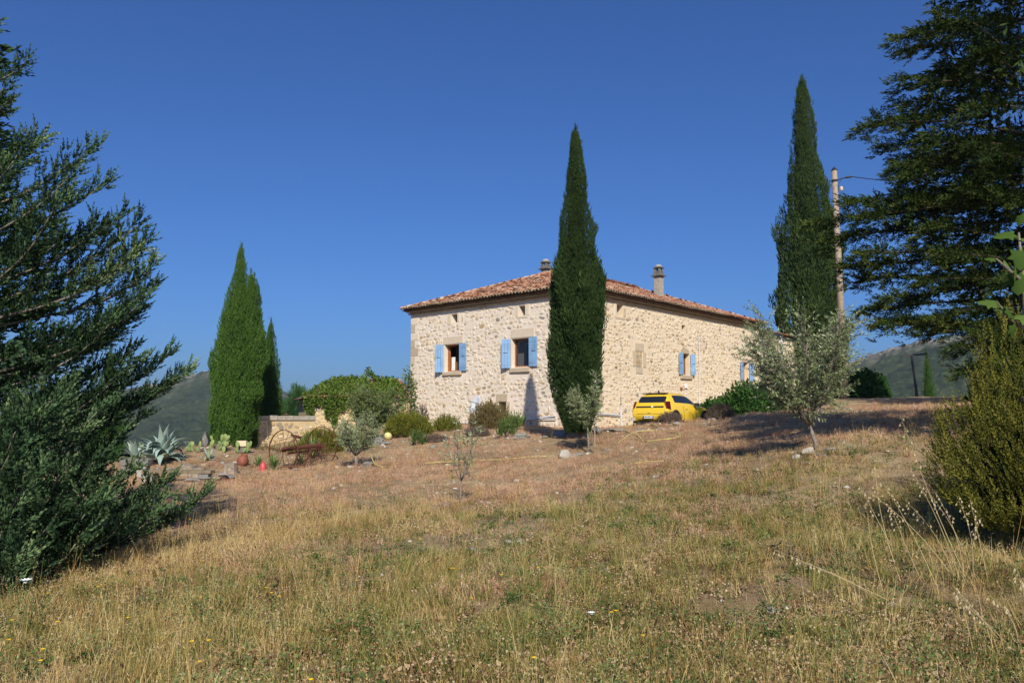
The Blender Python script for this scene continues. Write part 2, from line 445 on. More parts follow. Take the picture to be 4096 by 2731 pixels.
# ------------------------------------------------------------------ haze
mh = bpy.data.materials.new('haze'); mh.use_nodes = True
hn = mh.node_tree; hn.nodes.remove(hn.nodes['Principled BSDF'])
pv = hn.nodes.new('ShaderNodeVolumePrincipled'); pv.inputs['Color'].default_value = (.72, .84, 1, 1)
pv.inputs['Density'].default_value = .00014; pv.inputs['Anisotropy'].default_value = .1
hn.links.new(pv.outputs[0], hn.nodes['Material Output'].inputs['Volume'])
hz = MB().box((0, 0, 40), (6100, 6100, 190)).build('haze', mh)
set_props(hz, 'thin summer haze over the whole valley', kind='stuff')
def gp(px, py, lo=4.0, hi=45.0):
    """the ground point that a ray meets"""
    D = np.arange(lo, hi, .1); d = ray(px, py); x = d.x/d.y*D; z = CAMZ+d.z/d.y*D
    k = np.nonzero(z < hgt(x, D))[0]
    D_ = float(D[k[0]]) if len(k) else hi
    return Vector((d.x/d.y*D_, D_, H(d.x/d.y*D_, D_)))

# ------------------------------------------------------------------ farmhouse
A0 = R(48.5)                       # world angle of local x (along the right hand wall)
Cc = W(2312, 1152, 36.0)           # near corner under the eave
ZE = Cc.z                          # eave height in the world
ux = Vector((math.cos(A0), math.sin(A0), 0)); uy = Vector((-math.sin(A0), math.cos(A0), 0))
C0 = Vector((Cc.x, Cc.y, 0))
LX, LY = 19.0, 11.4
ZT = ZE + .12                      # wall top
ZB = .3
house = empty('farmhouse', (C0.x, C0.y, 0), A0, 'cream rubble stone farmhouse with red tile hip roof and blue shutters', 'farmhouse')
def toloc(w): v = w-C0; return Vector((v.dot(ux), v.dot(uy), w.z))
def hitL(px, py, off=0):           # wall x=0 -> (y, z)
    d = ray(px, py); o = Vector((0, 0, CAMZ)); t = ((C0-ux*off)-o).dot(ux)/d.dot(ux); p = toloc(o+d*t); return p.y, p.z
def hitR(px, py, off=0):           # wall y=0 -> (x, z)
    d = ray(px, py); o = Vector((0, 0, CAMZ)); t = ((C0-uy*off)-o).dot(uy)/d.dot(uy); p = toloc(o+d*t); return p.x, p.z
def cL(cx, cy): return hitL(1550+cx/1.96, 980+cy/1.96)
def cR(cx, cy): return hitR(2250+cx/1.96, 980+cy/1.96)
def rectL(x0, y0, x1, y1):         # crop pixels (left, top, right, bottom) -> s0, s1, z0, z1 on the wall
    a = cL(x1, y0); b = cL(x0, y1); c = cL(x1, y1); d = cL(x0, y0)
    return (min(a[0], b[0]), max(a[0], b[0]), (b[1]+c[1])/2, (a[1]+d[1])/2)
def rectR(x0, y0, x1, y1):
    a = cR(x0, y0); b = cR(x1, y1); c = cR(x1, y0); d = cR(x0, y1)
    return (a[0], b[0], (b[1]+d[1])/2, (a[1]+c[1])/2)
# local placement on a face: s along, n outwards, z
def PL(s, n, z): return Vector((-n, s, z))
def PR(s, n, z): return Vector((s, -n, z))
openL = {'w1': rectL(447, 778, 568, 990), 'w2': rectL(973, 730, 1113, 955), 'a1': rectL(500, 540, 547, 608),
         'a2': rectL(1030, 474, 1078, 552), 'b1': rectL(866, 1228, 930, 1318)}
openR = {'a3': rectR(425, 464, 474, 562), 'a4': rectR(934, 627, 966, 688), 'w3': rectR(943, 852, 996, 1018),
         'w4': rectR(1414, 922, 1456, 1072), 'a5': rectR(1411, 672, 1432, 728)}
def wall_face(P, L, opens, depth=.42, z0=ZB, z1=ZT):
    """rectangle with holes and their reveals"""
    mb = MB()
    xs = sorted({0, L, *[v for o in opens for v in o[:2]]}); zs = sorted({z0, z1, *[v for o in opens for v in o[2:]]})
    def sub(vals, st):
        out = []
        for a, b in zip(vals, vals[1:]):
            n = max(1, int((b-a)/st)); out += [a+(b-a)*i/n for i in range(n)]
        return out+[vals[-1]]
    xs = sub(xs, .6); zs = sub(zs, .6)
    for a, b in zip(xs, xs[1:]):
        for c, d in zip(zs, zs[1:]):
            mx, mz = (a+b)/2, (c+d)/2
            if any(o[0] < mx < o[1] and o[2] < mz < o[3] for o in opens): continue
            mb.add([P(a, 0, c), P(b, 0, c), P(b, 0, d), P(a, 0, d)], [(0, 1, 2, 3)])
    for (a, b, c, d) in opens:
        e = -depth
        mb.add([P(a, 0, c), P(a, 0, d), P(a, e, d), P(a, e, c)], [(0, 1, 2, 3)])
        mb.add([P(b, 0, c), P(b, 0, d), P(b, e, d), P(b, e, c)], [(3, 2, 1, 0)])
        mb.add([P(a, 0, c), P(b, 0, c), P(b, e, c), P(a, e, c)], [(0, 1, 2, 3)])
        mb.add([P(a, 0, d), P(b, 0, d), P(b, e, d), P(a, e, d)], [(3, 2, 1, 0)])
    return mb
mb = wall_face(PL, LY, list(openL.values()))
wm = mb.build('wall', M['mortar_left'], house); wm['label'] = 'left wall of pale rubble stone'
mb = wall_face(PR, LX, list(openR.values()))
wm2 = mb.build('wall', M['mortar'], house); wm2['label'] = 'right wall of cream rubble stone'
mb = MB()
mb.add([(0, LY, ZB), (LX, LY, ZB), (LX, LY, ZT), (0, LY, ZT)], [(0, 1, 2, 3)])
mb.add([(LX, 0, ZB), (LX, LY, ZB), (LX, LY, ZT), (LX, 0, ZT)], [(0, 1, 2, 3)])
mb.build('wall', M['mortar'], house)
mb = MB()
for z in (ZB+2.0, ZE-1.5):
    mb.add([(.02, .02, z), (LX-.02, .02, z), (LX-.02, LY-.02, z), (.02, LY-.02, z)], [(0, 1, 2, 3)])
mb.build('indoor_floor', M['dark_room'], house)

stones = []      # (size in the picture, verts, faces, tint, name)
def stone_poly(P, s, z, w, h, proud, tint, n=None, jit=.30, name='stone', sq=2.5):
    n = n or random.choice((5, 6, 7, 7, 8)); tw = random.gauss(0, .22)
    ph = random.uniform(0, .6); pts = []
    for k in range(n):
        t = 2*PI*k/n + ph; c, q = math.cos(t), math.sin(t)
        r = (abs(c)**sq+abs(q)**sq)**(-1/sq)*random.uniform(1-jit, 1.0)
        u_, v_ = c*r*w/2*1.06, q*r*h/2*1.06; pts.append((u_*math.cos(tw)-v_*math.sin(tw), u_*math.sin(tw)+v_*math.cos(tw)))
    vs = [P(s+a, -.015, z+b) for a, b in pts]
    vs += [P(s+a*.97, proud*.6, z+b*.97) for a, b in pts]
    vs += [P(s+a*.78, proud*random.uniform(.8, 1.2), z+b*.78) for a, b in pts]
    vs.append(P(s, proud*1.1, z))
    fs = []
    for k in range(n):
        k2 = (k+1) % n
        fs += [(k, k2, n+k2, n+k), (n+k, n+k2, 2*n+k2, 2*n+k), (2*n+k, 2*n+k2, 3*n)]
    Wp = Matrix.Rotation(A0, 3, 'Z') @ P(s, 0, z) + C0
    stones.append((w*h/Wp.y**2, vs, fs, tint, name))
def box_stone(P, a, b, c, d, proud, tint, name='quoin', jit=.012, back=.02):
    vs = []
    for n, sh in ((-back, 0), (proud*.7, 0), (proud, .018)):
        for (s, z) in ((a+sh, c+sh), (b-sh, c+sh), (b-sh, d-sh), (a+sh, d-sh)):
            vs.append(P(s+random.uniform(-jit, jit), n, z+random.uniform(-jit, jit)))
    fs = [(8, 9, 10, 11)]
    for k in range(4):
        k2 = (k+1) % 4
        fs += [(k, k2, 4+k2, 4+k), (4+k, 4+k2, 8+k2, 8+k)]
    Wp = Matrix.Rotation(A0, 3, 'Z') @ P((a+b)/2, 0, (c+d)/2) + C0
    stones.append(((b-a)*(d-c)/Wp.y**2*3, vs, fs, tint, name))
def pick_tint(warm):
    r = random.random()
    if warm:
        if r < .60: return random.uniform(.68, .97)
        if r < .82: return random.uniform(.5, .66)
        if r < .92: return random.uniform(.38, .48)
        return random.uniform(.12, .28)
    if r < .70: return random.uniform(.72, 1)
    if r < .88: return random.uniform(.5, .68)
    if r < .95: return random.uniform(.38, .48)
    return random.uniform(.12, .28)
def rubble(P, L, z0, z1, blocked, warm, seed, size=1.0):
    random.seed(seed)
    z = z0
    while z < z1:
        hrow = random.uniform(.13, .25)*size
        s = random.uniform(-.1, .1)
        while s < L:
            w = random.uniform(.12, .40)*size
            if random.random() < .15: w *= 1.4
            cs = s+w/2; hh = hrow*random.uniform(.5, 1.25); cz = z+hrow/2+random.uniform(-.07, .07)+.05*math.sin(s*1.3+seed)
            ww = w*random.uniform(.74, .96)
            ok = cs-ww/2 > .02 and cs+ww/2 < L-.02 and cz+hh/2 < z1 and random.random() > .07
            for (a, b, c, d) in blocked:
                if cs+ww/2 > a-.01 and cs-ww/2 < b+.01 and cz+hh/2 > c-.01 and cz-hh/2 < d+.01: ok = False; break
            if ok:
                stone_poly(P, cs, cz, ww, hh*.9, random.uniform(.004, .036), pick_tint(warm))
            s += w
        z += hrow
# quoins and dressed stones, each from the photograph's place
blkL = []; blkR = []
def dressL(x0, y0, x1, y1, name='quoin', t=None, proud=.02):
    r = rectL(x0, y0, x1, y1); r = (max(r[0], 0), min(r[1], LY), r[2], r[3])
    box_stone(PL, *r, proud, random.random() if t is None else t, name); blkL.append(r); return r
def dressR(x0, y0, x1, y1, name='quoin', t=None, proud=.02):
    r = rectR(x0, y0, x1, y1); box_stone(PR, *r, proud, random.random() if t is None else t, name); blkR.append(r); return r
random.seed(3)
zq = ZB+1.0; kq = 0
while zq < ZT-.6:                      # quoins of the left corner and of the near corner
    hq = random.uniform(.3, .52)
    for base, sgn in ((LY, -1), (0, 1)):
        wq = (.62 if kq % 2 else .36)*random.uniform(.85, 1.1)
        a, b = (base-wq, base-.005) if sgn < 0 else (.005, wq)
        box_stone(PL, a, b, zq, zq+hq-.03, .018, random.random()); blkL.append((a, b, zq, zq+hq))
    wq = (.36 if kq % 2 else .62)*random.uniform(.85, 1.1)
    box_stone(PR, .005, wq, zq, zq+hq-.03, .018, random.random()); blkR.append((0, wq, zq, zq+hq))
    zq += hq; kq += 1
dressL(440, 716, 592, 774, 'lintel', .5); dressL(970, 655, 1152, 724, 'lintel', .6)
dressL(853, 1165, 940, 1226, 'lintel', .1); dressL(930, 1228, 960, 1310, 'quoin', .2); dressL(838, 1230, 864, 1290, 'quoin', .3)
dressL(418, 775, 443, 1000, 'quoin', .8, .004); dressL(945, 730, 970, 960, 'quoin', .8, .004)
dressL(474, 545, 498, 625, 'quoin', .7); dressL(549, 530, 566, 600, 'quoin', .8); dressL(1008, 476, 1028, 562, 'quoin', .8); dressL(1080, 460, 1112, 552, 'quoin', .8)
dressL(1016, 555, 1100, 572, 'sill_stone', .7)
dressR(412, 564, 492, 582, 'sill_stone', .3); dressR(476, 492, 494, 562, 'quoin', .2); dressR(404, 455, 423, 560, 'quoin', .9)
dressR(968, 640, 976, 690, 'quoin', .3)
dressR(1405, 736, 1447, 762, 'quoin', .2); dressR(1436, 700, 1452, 730, 'quoin', .2)
# blocked-up window
for a in ((566, 770, 636, 832), (548, 826, 573, 948), (627, 840, 655, 960), (572, 962, 628, 1006)):
    dressR(*a, 'quoin', .25, .03)
yy = 838
while yy < 955:
    hh = random.uniform(8, 17); xx = 576
    while xx < 622:
        ww = random.uniform(18, 44)
        dressR(xx, yy, min(xx+ww, 624)-3, yy+hh-4, 'stone', random.uniform(.15, .5), .02); xx += ww
    yy += hh
blkR.append(rectR(548, 770, 655, 1006))
# arched lintel over window three, lintel over window four
def arch(cx0, cy0, cx1, cy1):
    a, b, c, d = rectR(cx0, cy0, cx1, cy1); n = 8; pts = [(a, c), (b, c)]
    for k in range(n+1):
        t = PI*k/n; pts.append(((a+b)/2+(b-a)/2*math.cos(t), c+(d-c)*(.45+.55*math.sin(t))))
    vs = [PR(s, -.02, z) for s, z in pts] + [PR(s, .03, z) for s, z in pts]; m_ = len(pts)
    fs = [tuple(range(m_, 2*m_))] + [(k, (k+1) % m_, m_+(k+1) % m_, m_+k) for k in range(m_)]
    mb_ = MB().add(vs, fs, .0); mb_.build('lintel', M['quoin'], house); blkR.append((a, b, c, d))
arch(924, 810, 990, 849); arch(1402, 888, 1462, 920)
for o in openL.values(): blkL.append((o[0]-.03, o[1]+.03, o[2]-.03, o[3]+.03))
for o in openR.values(): blkR.append((o[0]-.03, o[1]+.03, o[2]-.03, o[3]+.03))
sillL = [rectL(438, 990, 585, 1022), rectL(966, 958, 1120, 998)]
sillR = [rectR(920, 1020, 1011, 1052), rectR(1404, 1074, 1458, 1097)]
blkL += sillL; blkR += sillR
rubble(PL, LY, ZB+.9, ZT-.15, blkL, False, 21, 1.02)
rubble(PR, LX, ZB+.9, ZT-.15, blkR, True, 22, .95)
for (sx, sy) in ((728, 1050), (414, 948), (690, 905)):   # stones that stick out
    s_, z_ = cR(sx, sy); stone_poly(PR, s_, z_, .2, .26 if sx > 700 else .12, .09, .45)
stones.sort(key=lambda t: -t[0])
namep = 0; rest = {}
for (sz, vs, fs, t, nm) in stones:
    m_ = M['stone'] if nm == 'stone' else M['quoin']
    if nm != 'stone' or namep < 290:
        if nm == 'stone': namep += 1
        MB().add(vs, fs, t).build(nm, m_, house)
    else:
        rest.setdefault(nm, MB()).add(vs, fs, t)
for nm, mb_ in rest.items():
    set_props(mb_.build('rubble_stones', M['stone'], house), kind='stuff')

# sills
for P, lst, t in ((PL, sillL, .2), (PR, sillR, 0)):
    for (a, b, c, d) in lst:
        mb = MB(); mb.add([P(a, -.3, c), P(b, -.3, c), P(b, .10, c+.015), P(a, .11, c), P(a, -.3, d), P(b, -.3, d), P(b, .10, d-.02), P(a, .11, d-.02)],
               [(0, 1, 2, 3), (4, 7, 6, 5), (0, 4, 5, 1), (1, 5, 6, 2), (2, 6, 7, 3), (3, 7, 4, 0)], t)
        mb.build('window_sill', M['quoin'], house, bevel=.02)

# windows and shutters
def panel_box(mb, P, a, b, c, d, n0, n1, tint=.5):
    return mb.add([P(a, n0, c), P(b, n0, c), P(b, n1, c), P(a, n1, c), P(a, n0, d), P(b, n0, d), P(b, n1, d), P(a, n1, d)],
                  [(0, 3, 2, 1), (4, 5, 6, 7), (0, 1, 5, 4), (1, 2, 6, 5), (2, 3, 7, 6), (3, 0, 4, 7)], tint)
def window(P, r, mull=False, curtain=None, open_=False, name='window'):
    a, b, c, d = r; w = .065
    win = empty(name); win.parent = house
    mb = MB(); n0, n1 = -.30, -.235
    panel_box(mb, P, a, a+w, c, d, n0, n1); panel_box(mb, P, b-w, b, c, d, n0, n1)
    panel_box(mb, P, a+w, b-w, c, c+w, n0, n1); panel_box(mb, P, a+w, b-w, d-w, d, n0, n1)
    if mull: panel_box(mb, P, (a+b)/2-.04, (a+b)/2+.04, c+w, d-w, n0, n1+.004)
    mb.build('frame', M['winwood'], win)
    if open_:                        # one casement swung inwards
        mb = MB(); e = b-w-.005
        for (m0, m1, z0, z1) in ((-.33, -.27, c+w, d-w), (-.83, -.77, c+w, d-w), (-.77, -.33, c+w, c+w+.06), (-.77, -.33, d-w-.06, d-w)):
            panel_box(mb, P, e-.05, e, z0, z1, m0, m1)
        mb.build('casement', M['winwood'], win)
    else:
        panel_box(MB(), P, a+w, b-w, c+w, d-w, -.275, -.268).build('pane', M['glass'], win)
    if curtain:
        for (f0, f1, z0, z1) in curtain:
            mb = MB(); n = 10
            for i in range(n):
                s0 = a+(b-a)*(f0+(f1-f0)*i/n); s1 = a+(b-a)*(f0+(f1-f0)*(i+1)/n)
                e0 = -.36+.02*math.sin(i*1.9); e1 = -.36+.02*math.sin((i+1)*1.9)
                mb.add([P(s0, e0, c+(d-c)*z0), P(s1, e1, c+(d-c)*z0), P(s1, e1, c+(d-c)*z1), P(s0, e0, c+(d-c)*z1)], [(0, 1, 2, 3)])
            mb.build('curtain', M['curtain'], win)
def shutter(P, r, hinge, ang=0):
    """hinge: 'a' or 'b' = which side turns; ang = swing away from the wall"""
    a, b, c, d = r
    sh = empty('shutter'); sh.parent = house
    hs = a if hinge == 'a' else b; sg = 1 if hinge == 'a' else -1
    ca, sa = math.cos(ang), math.sin(ang); wd = b-a
    def Q(u, n, z): return P(hs+sg*(u*ca - n*sa), .05+u*sa+n*ca, z)   # u out from the hinge
    k = 3
    for i in range(k):
        mb = MB(); g = .007
        panel_box(mb, Q, wd*i/k+g, wd*(i+1)/k-g, c, d, 0, .03, .5)
        mb.build('board', M['shutter'], sh)
    for zz in (c+.16, d-.22):
        mb = MB(); panel_box(mb, Q, .02, wd-.03, zz, zz+.045, .031, .038); mb.build('strap_hinge', M['shutter'], sh)
    mb = MB(); zz = c+(d-c)*.52; panel_box(mb, Q, wd*.35, wd*.8, zz, zz+.02, .032, .045); mb.build('latch', M['iron'], sh)
    mb = MB(); panel_box(mb, Q, wd*.45, wd*.5, c-.05, c+.02, .01, .05); mb.build('stay', M['iron'], sh)
o = openL['w1']
window(PL, o, open_=True, curtain=[(.62, .86, .02, .55)])
shutter(PL, rectL(397, 783, 445, 998), 'a', R(30)); shutter(PL, rectL(568, 770, 628, 986), 'b', R(3))
o = openL['w2']
window(PL, o, curtain=[(.58, .9, .02, .5), (.08, .9, .80, .99)])
shutter(PL, rectL(914, 740, 971, 966), 'a', R(22)); shutter(PL, rectL(1115, 720, 1183, 950), 'b', R(3))
window(PR, openR['w3'], mull=True, open_=False, curtain=[(.55, .95, .03, .95)])
shutter(PR, rectR(902, 845, 942, 1014), 'b', R(4)); shutter(PR, rectR(997, 858, 1023, 1020), 'a', R(28))
window(PR, openR['w4'], mull=True)
shutter(PR, rectR(1386, 918, 1413, 1068), 'b', R(4)); shutter(PR, rectR(1457, 922, 1480, 1070), 'a', R(28))
for r in (openL['a1'], openL['a2'], openR['a3'], openR['a4'], openR['a5']):
    P = PL if r in (openL['a1'], openL['a2']) else PR
    mb = MB(); panel_box(mb, P, r[0], r[1], r[2], r[3], -.40, -.38); mb.build('opening_panel', M['dark_room'], house)  # dark sheet closing each attic opening, coloured like the unlit room behind
# fittings on the right wall
r = rectR(955, 1088, 971, 1122); panel_box(MB(), PR, *r[:4], 0, .09).build('meter_box', M['white_paint'], house, bevel=.01)
r = rectR(920, 1114, 933, 1135); panel_box(MB(), PR, *r[:4], 0, .08).build('alarm_lamp', M['terracotta'], house, bevel=.02)
s_, z_ = cR(1061, 712); s2, z2 = cR(1063, 1195)
MB().tube([PR(s_, .06, z_), PR(s_+.02, .06, (z_+z2)/2), PR(s2, .06, z2-.6)], .035, 6).build('cable_duct', M['pvc'], house)
# pipes along the foot of the walls
def tubeL(pts, r, mat='pvc', name='pipe'):
    MB().tube([PL(*(lambda q: (q[0], n, q[1]))(cL(a, b))) for a, b, n in pts], r, 6).build(name, M[mat], house)
def tubeR(pts, r, mat='pvc', name='pipe'):
    MB().tube([PR(*(lambda q: (q[0], n, q[1]))(cR(a, b))) for a, b, n in pts], r, 6).build(name, M[mat], house)
tubeL([(930, 1362, .05), (1000, 1366, .06), (1100, 1366, .06), (1200, 1352, .06), (1320, 1340, .06)], .03)
tubeL([(930, 1370, .12), (1010, 1372, .12), (1110, 1368, .12), (1210, 1358, .12), (1330, 1360, .1)], .025)
tubeL([(350, 1415, .10), (470, 1408, .10), (560, 1395, .10), (900, 1375, .10)], .03)
tubeR([(180, 1312, .06), (260, 1320, .06), (350, 1326, .06), (445, 1334, .06)], .04)
tubeR([(180, 1324, .05), (350, 1335, .05), (445, 1345, .05)], .02)
tubeR([(449, 1260, .06), (450, 1330, .06), (455, 1420, .06)], .05)
tubeR([(452, 1180, .05), (452, 1262, .05)], .012, 'iron', 'cable')

# roof
OV = .38; SL = .365; zR = ZE + SL*(LY/2+OV)
x0, x1, y0, y1 = -OV, LX+OV, -OV, LY+OV; hm = LY/2
rA = Vector((hm, hm, zR)); rB = Vector((LX-hm, hm, zR))
e = [Vector((x0, y0, ZE)), Vector((x1, y0, ZE)), Vector((x1, y1, ZE)), Vector((x0, y1, ZE))]
mb = MB(); mb.add(e+[rA, rB], [(3, 0, 4), (0, 1, 5, 4), (1, 2, 5), (2, 3, 4, 5)])
mb.add([v-Vector((0, 0, .05)) for v in e], [(0, 3, 2, 1)])
mb.build('roof', M['tile_under'], house)
tiles = []
def tile_shape(p, ax, dn, nrm, r0, r1, ln, thick=.014):
    """barrel tile: p lower end centre; ax sideways, dn downhill, nrm normal"""
    vs = []; n = 5
    for (rr_, t_) in ((r0, 0), (r1, ln)):
        for q_ in (rr_, rr_-thick):
            for k in range(n):
                a = PI*k/(n-1)
                vs.append(p + ax*(math.cos(a)*q_) + nrm*(math.sin(a)*q_) - dn*t_ + nrm*(-.012 if t_ else .022))
    fs = []
    for k in range(n-1):
        fs += [(k, k+1, 2*n+k+1, 2*n+k), (k, n+k, n+k+1, k+1)]
    return vs, fs
def tile_plane(org, ax, up, nrm, width, inside, vis, seed, name='tile'):
    random.seed(seed)
    nx = int(width/.205); row = .34
    for i in range(nx):
        s = (i+.5)*.205
        t = 0; j = 0
        while True:
            p = org + ax*(s+random.uniform(-.012, .012)) + up*t
            if not inside(p, t): break
            rr_ = random.random(); tin = random.uniform(.35, .65) if rr_ < .62 else (random.uniform(.7, 1) if rr_ < .78 else random.uniform(0, .3))
            skew = random.uniform(-.05, .05)
            a2 = (ax + up*skew).normalized(); u2 = (up - ax*skew).normalized()
            vs, fs = tile_shape(p + nrm*(.025+random.uniform(0, .045)), a2, -u2, nrm, .098, .078, .44)
            if j == 0: tin *= .45
            Wp = Matrix.Rotation(A0, 3, 'Z') @ p + C0
            tiles.append((vis/Wp.y**2*(1.5 if j == 0 else 1), vs, fs, tin, j))
            # channel tile between the covers
            t += row; j += 1
def slope_in(pt): # inside the hip outline in plan
    d = min(pt.x-x0, x1-pt.x, pt.y-y0, y1-pt.y)
    return pt.z <= zR-.02 and True
upL = Vector((1, 0, SL)).normalized(); nL_ = Vector((-SL, 0, 1)).normalized()
upR = Vector((0, 1, SL)).normalized(); nR_ = Vector((0, -SL, 1)).normalized()
tile_plane(e[3]-upL*.06, Vector((0, -1, 0)), upL, nL_, LY+2*OV, lambda p, t: p.x < hm and (p.x-x0) < min(p.y-y0, y1-p.y)+.05, 1.0, 31)
tile_plane(e[0]-upR*.06, Vector((1, 0, 0)), upR, nR_, LX+2*OV, lambda p, t: p.y < hm and (p.y-y0) < min(p.x-x0, x1-p.x)+.05, .9, 32)
upB = Vector((0, -1, SL)).normalized(); nB_ = Vector((0, SL, 1)).normalized()
upF = Vector((-1, 0, SL)).normalized(); nF_ = Vector((SL, 0, 1)).normalized()
tile_plane(e[2]-upB*.06, Vector((-1, 0, 0)), upB, nB_, LX+2*OV, lambda p, t: p.y > hm and (y1-p.y) < min(p.x-x0, x1-p.x)+.05, .01, 33)
tile_plane(e[1]-upF*.06, Vector((0, 1, 0)), upF, nF_, LY+2*OV, lambda p, t: p.x > LX-hm and (x1-p.x) < min(p.y-y0, y1-p.y)+.05, .01, 34)
tiles.sort(key=lambda t: -t[0])
stf = MB()
for n_, (sz, vs, fs, tin, j) in enumerate(tiles):
    if n_ < 290: MB().add(vs, fs, tin).build('tile', M['tile'] if j else M['lichen_tile'], house)
    else: stf.add(vs, fs, tin)
set_props(stf.build('roof_tiles', M['tile'], house), kind='stuff')
# hip and ridge tiles
random.seed(8)
for a_, b_ in ((e[3], rA), (e[0], rA), (rA, rB), (e[1], rB), (e[2], rB)):
    L_ = (b_-a_).length; d_ = (b_-a_).normalized(); n_ = int(L_/.36)
    sd_ = d_.cross(Vector((0, 0, 1))).normalized(); nn = sd_.cross(d_)
    for k in range(n_):
        vs, fs = tile_shape(a_+d_*(k*L_/n_)+nn*.075, sd_, -d_, nn, .125, .105, .44, .016)
        MB().add(vs, fs, random.uniform(.55, 1.0)).build('ridge_tile', M['tile'], house)
# genoise: two courses of half round tile ends under the eave
def genoise(P, L):
    mb = MB(); random.seed(5)
    for row, (z_, n_) in enumerate(((ZE-.09, .22), (ZE-.20, .10))):
        s = -.1
        while s < L+.1:
            vs = []; n = 5; r_ = .085
            for nn in (-.05, n_+random.uniform(-.01, .01)):
                for k in range(n):
                    a = PI*k/(n-1); vs.append(P(s+math.cos(a)*r_, nn, z_-.0+math.sin(a)*r_*.9-.03))
            vs.append(P(s, n_-.02, z_-.03))
            mb.add(vs, [(k, k+1, n+k+1, n+k) for k in range(n-1)]+[(n+k, n+k+1, 2*n) for k in range(n-1)], random.uniform(.1, .7))
            s += .19
        panel_box(mb, P, -.05, L+.05, z_-.055, z_-.03, -.05, n_+.01, .6)
    set_props(mb.build('cornice', M['lichen_tile'], house), kind='stuff')
genoise(PL, LY); genoise(PR, LX)

def chimney(c, w, d, h, rot=0, hc=.42):
    ch = empty('chimney', c); ch.parent = house; ch.rotation_euler = (0, 0, rot)
    MB().box((0, 0, h/2-.5), (w, d, h+1)).build('shaft', M['concrete'], ch, bevel=.015)
    MB().box((0, 0, h+.035), (w+.26, d+.26, .07)).build('slab', M['concrete_dark'], ch, bevel=.01)
    mb = MB()
    for sx in (-1, 1):
        for sy in (-1, 1): mb.box((sx*(w/2-.06), sy*(d/2-.06), h+.07+hc/2), (.1, .1, hc))
    mb.box((0, 0, h+.07+.07), (w+.02, d+.02, .13)); mb.box((0, 0, h+.07+hc*.45), (w-.16, d-.16, hc*.3))
    mb.build('cowl', M['concrete_dark'], ch)
    MB().box((0, 0, h+.07+hc+.03), (w+.08, d+.08, .06)).build('slab', M['concrete_dark'], ch, bevel=.01)
    mb = MB(); mb.lathe([(0.001, 0), (.2, 0), (.22, .06), (.15, .14), (0.001, .18)], (0, 0, h+.13+hc), 8, tint=.6); mb.build('cap_stone', M['rock'], ch)
def on_roofR(px, py):
    d = ray(px, py); o_ = Vector((0, 0, CAMZ)); n = (Matrix.Rotation(A0, 3, 'Z') @ nR_); q_ = C0+Matrix.Rotation(A0, 3, 'Z') @ e[0]
    t = (q_-o_).dot(n)/d.dot(n); return toloc(o_+d*t)
pc = on_roofR(2636, 1192)
print('CHIM', pc, 'zR', zR, 'ZE', ZE)
Dc = (Matrix.Rotation(A0, 3, 'Z') @ Vector((pc.x, pc.y, 0)) + C0).y
htop = W(2636, 1106, Dc).z-pc.z
chimney(pc, 37/FPX*Dc*.78, 37/FPX*Dc*.78, htop, 0)
p2 = toloc(W(2183, 1104, 47.0)); chimney(p2, .42, .42, W(2183, 1078, 47).z-p2.z, 0, .33)

# lower annex at the far right end of the house
AX0, AX1 = LX+.0, 25.6
az = toloc(W(3120, 1335, 52.0)).z
mb = MB()
wnd = (LX+5.0, LX+5.5, az-3.3, az-2.4)
for (a, b, c, d) in ((AX0, wnd[0], ZB, az), (wnd[1], AX1, ZB, az), (wnd[0], wnd[1], ZB, wnd[2]), (wnd[0], wnd[1], wnd[3], az)):
    mb.add([PR(a, -.3, c), PR(b, -.3, c), PR(b, -.3, d), PR(a, -.3, d)], [(0, 1, 2, 3)])
mb.add([(AX1, .3, ZB), (AX1, 7, ZB), (AX1, 7, az), (AX1, .3, az)], [(0, 1, 2, 3)])
o_ = mb.build('wall', M['mortar'], house); o_['label'] = 'wall of the lower wing'
panel_box(MB(), PR, *wnd, -.6, -.55).build('opening_panel', M['winwood'], house)
mb = MB(); mb.add([(AX0, 0, az), (AX1+.2, 0, az), (AX1+.2, 7.2, az+1.6), (AX0, 7.2, az+1.6)], [(0, 1, 2, 3)]); mb.build('roof', M['tile_under'], house)
mb = MB(); random.seed(9)
for k in range(int((AX1+.2-AX0)/.205)):
    for j in range(9):
        vs, fs = tile_shape(Vector((AX0+.1+k*.205, -.05+j*.33, az+.03+(j*.33)*.22)), Vector((1, 0, 0)), -Vector((0, 1, .22)).normalized(), Vector((0, -.21, .97)), .098, .08, .42)
        mb.add(vs, fs, random.random())
set_props(mb.build('roof_tiles', M['tile'], house), kind='stuff')
stones = []; rubble(lambda s, n, z: PR(s+AX0, n-.3, z), AX1-AX0, ZB+1, az-.1, [(4.9, 5.6, wnd[2], wnd[3])], True, 44, 1.0)
mb = MB()
for (sz, vs, fs, t, nm) in stones: mb.add(vs, fs, t)
set_props(mb.build('rubble_stones', M['stone'], house), kind='stuff')
xp, zp = hitR(3118, 1330); MB().tube([PR(xp, .1, az-.1), PR(xp, .1, ZB+1)], .06, 6).build('downpipe', M['pvc'], house)

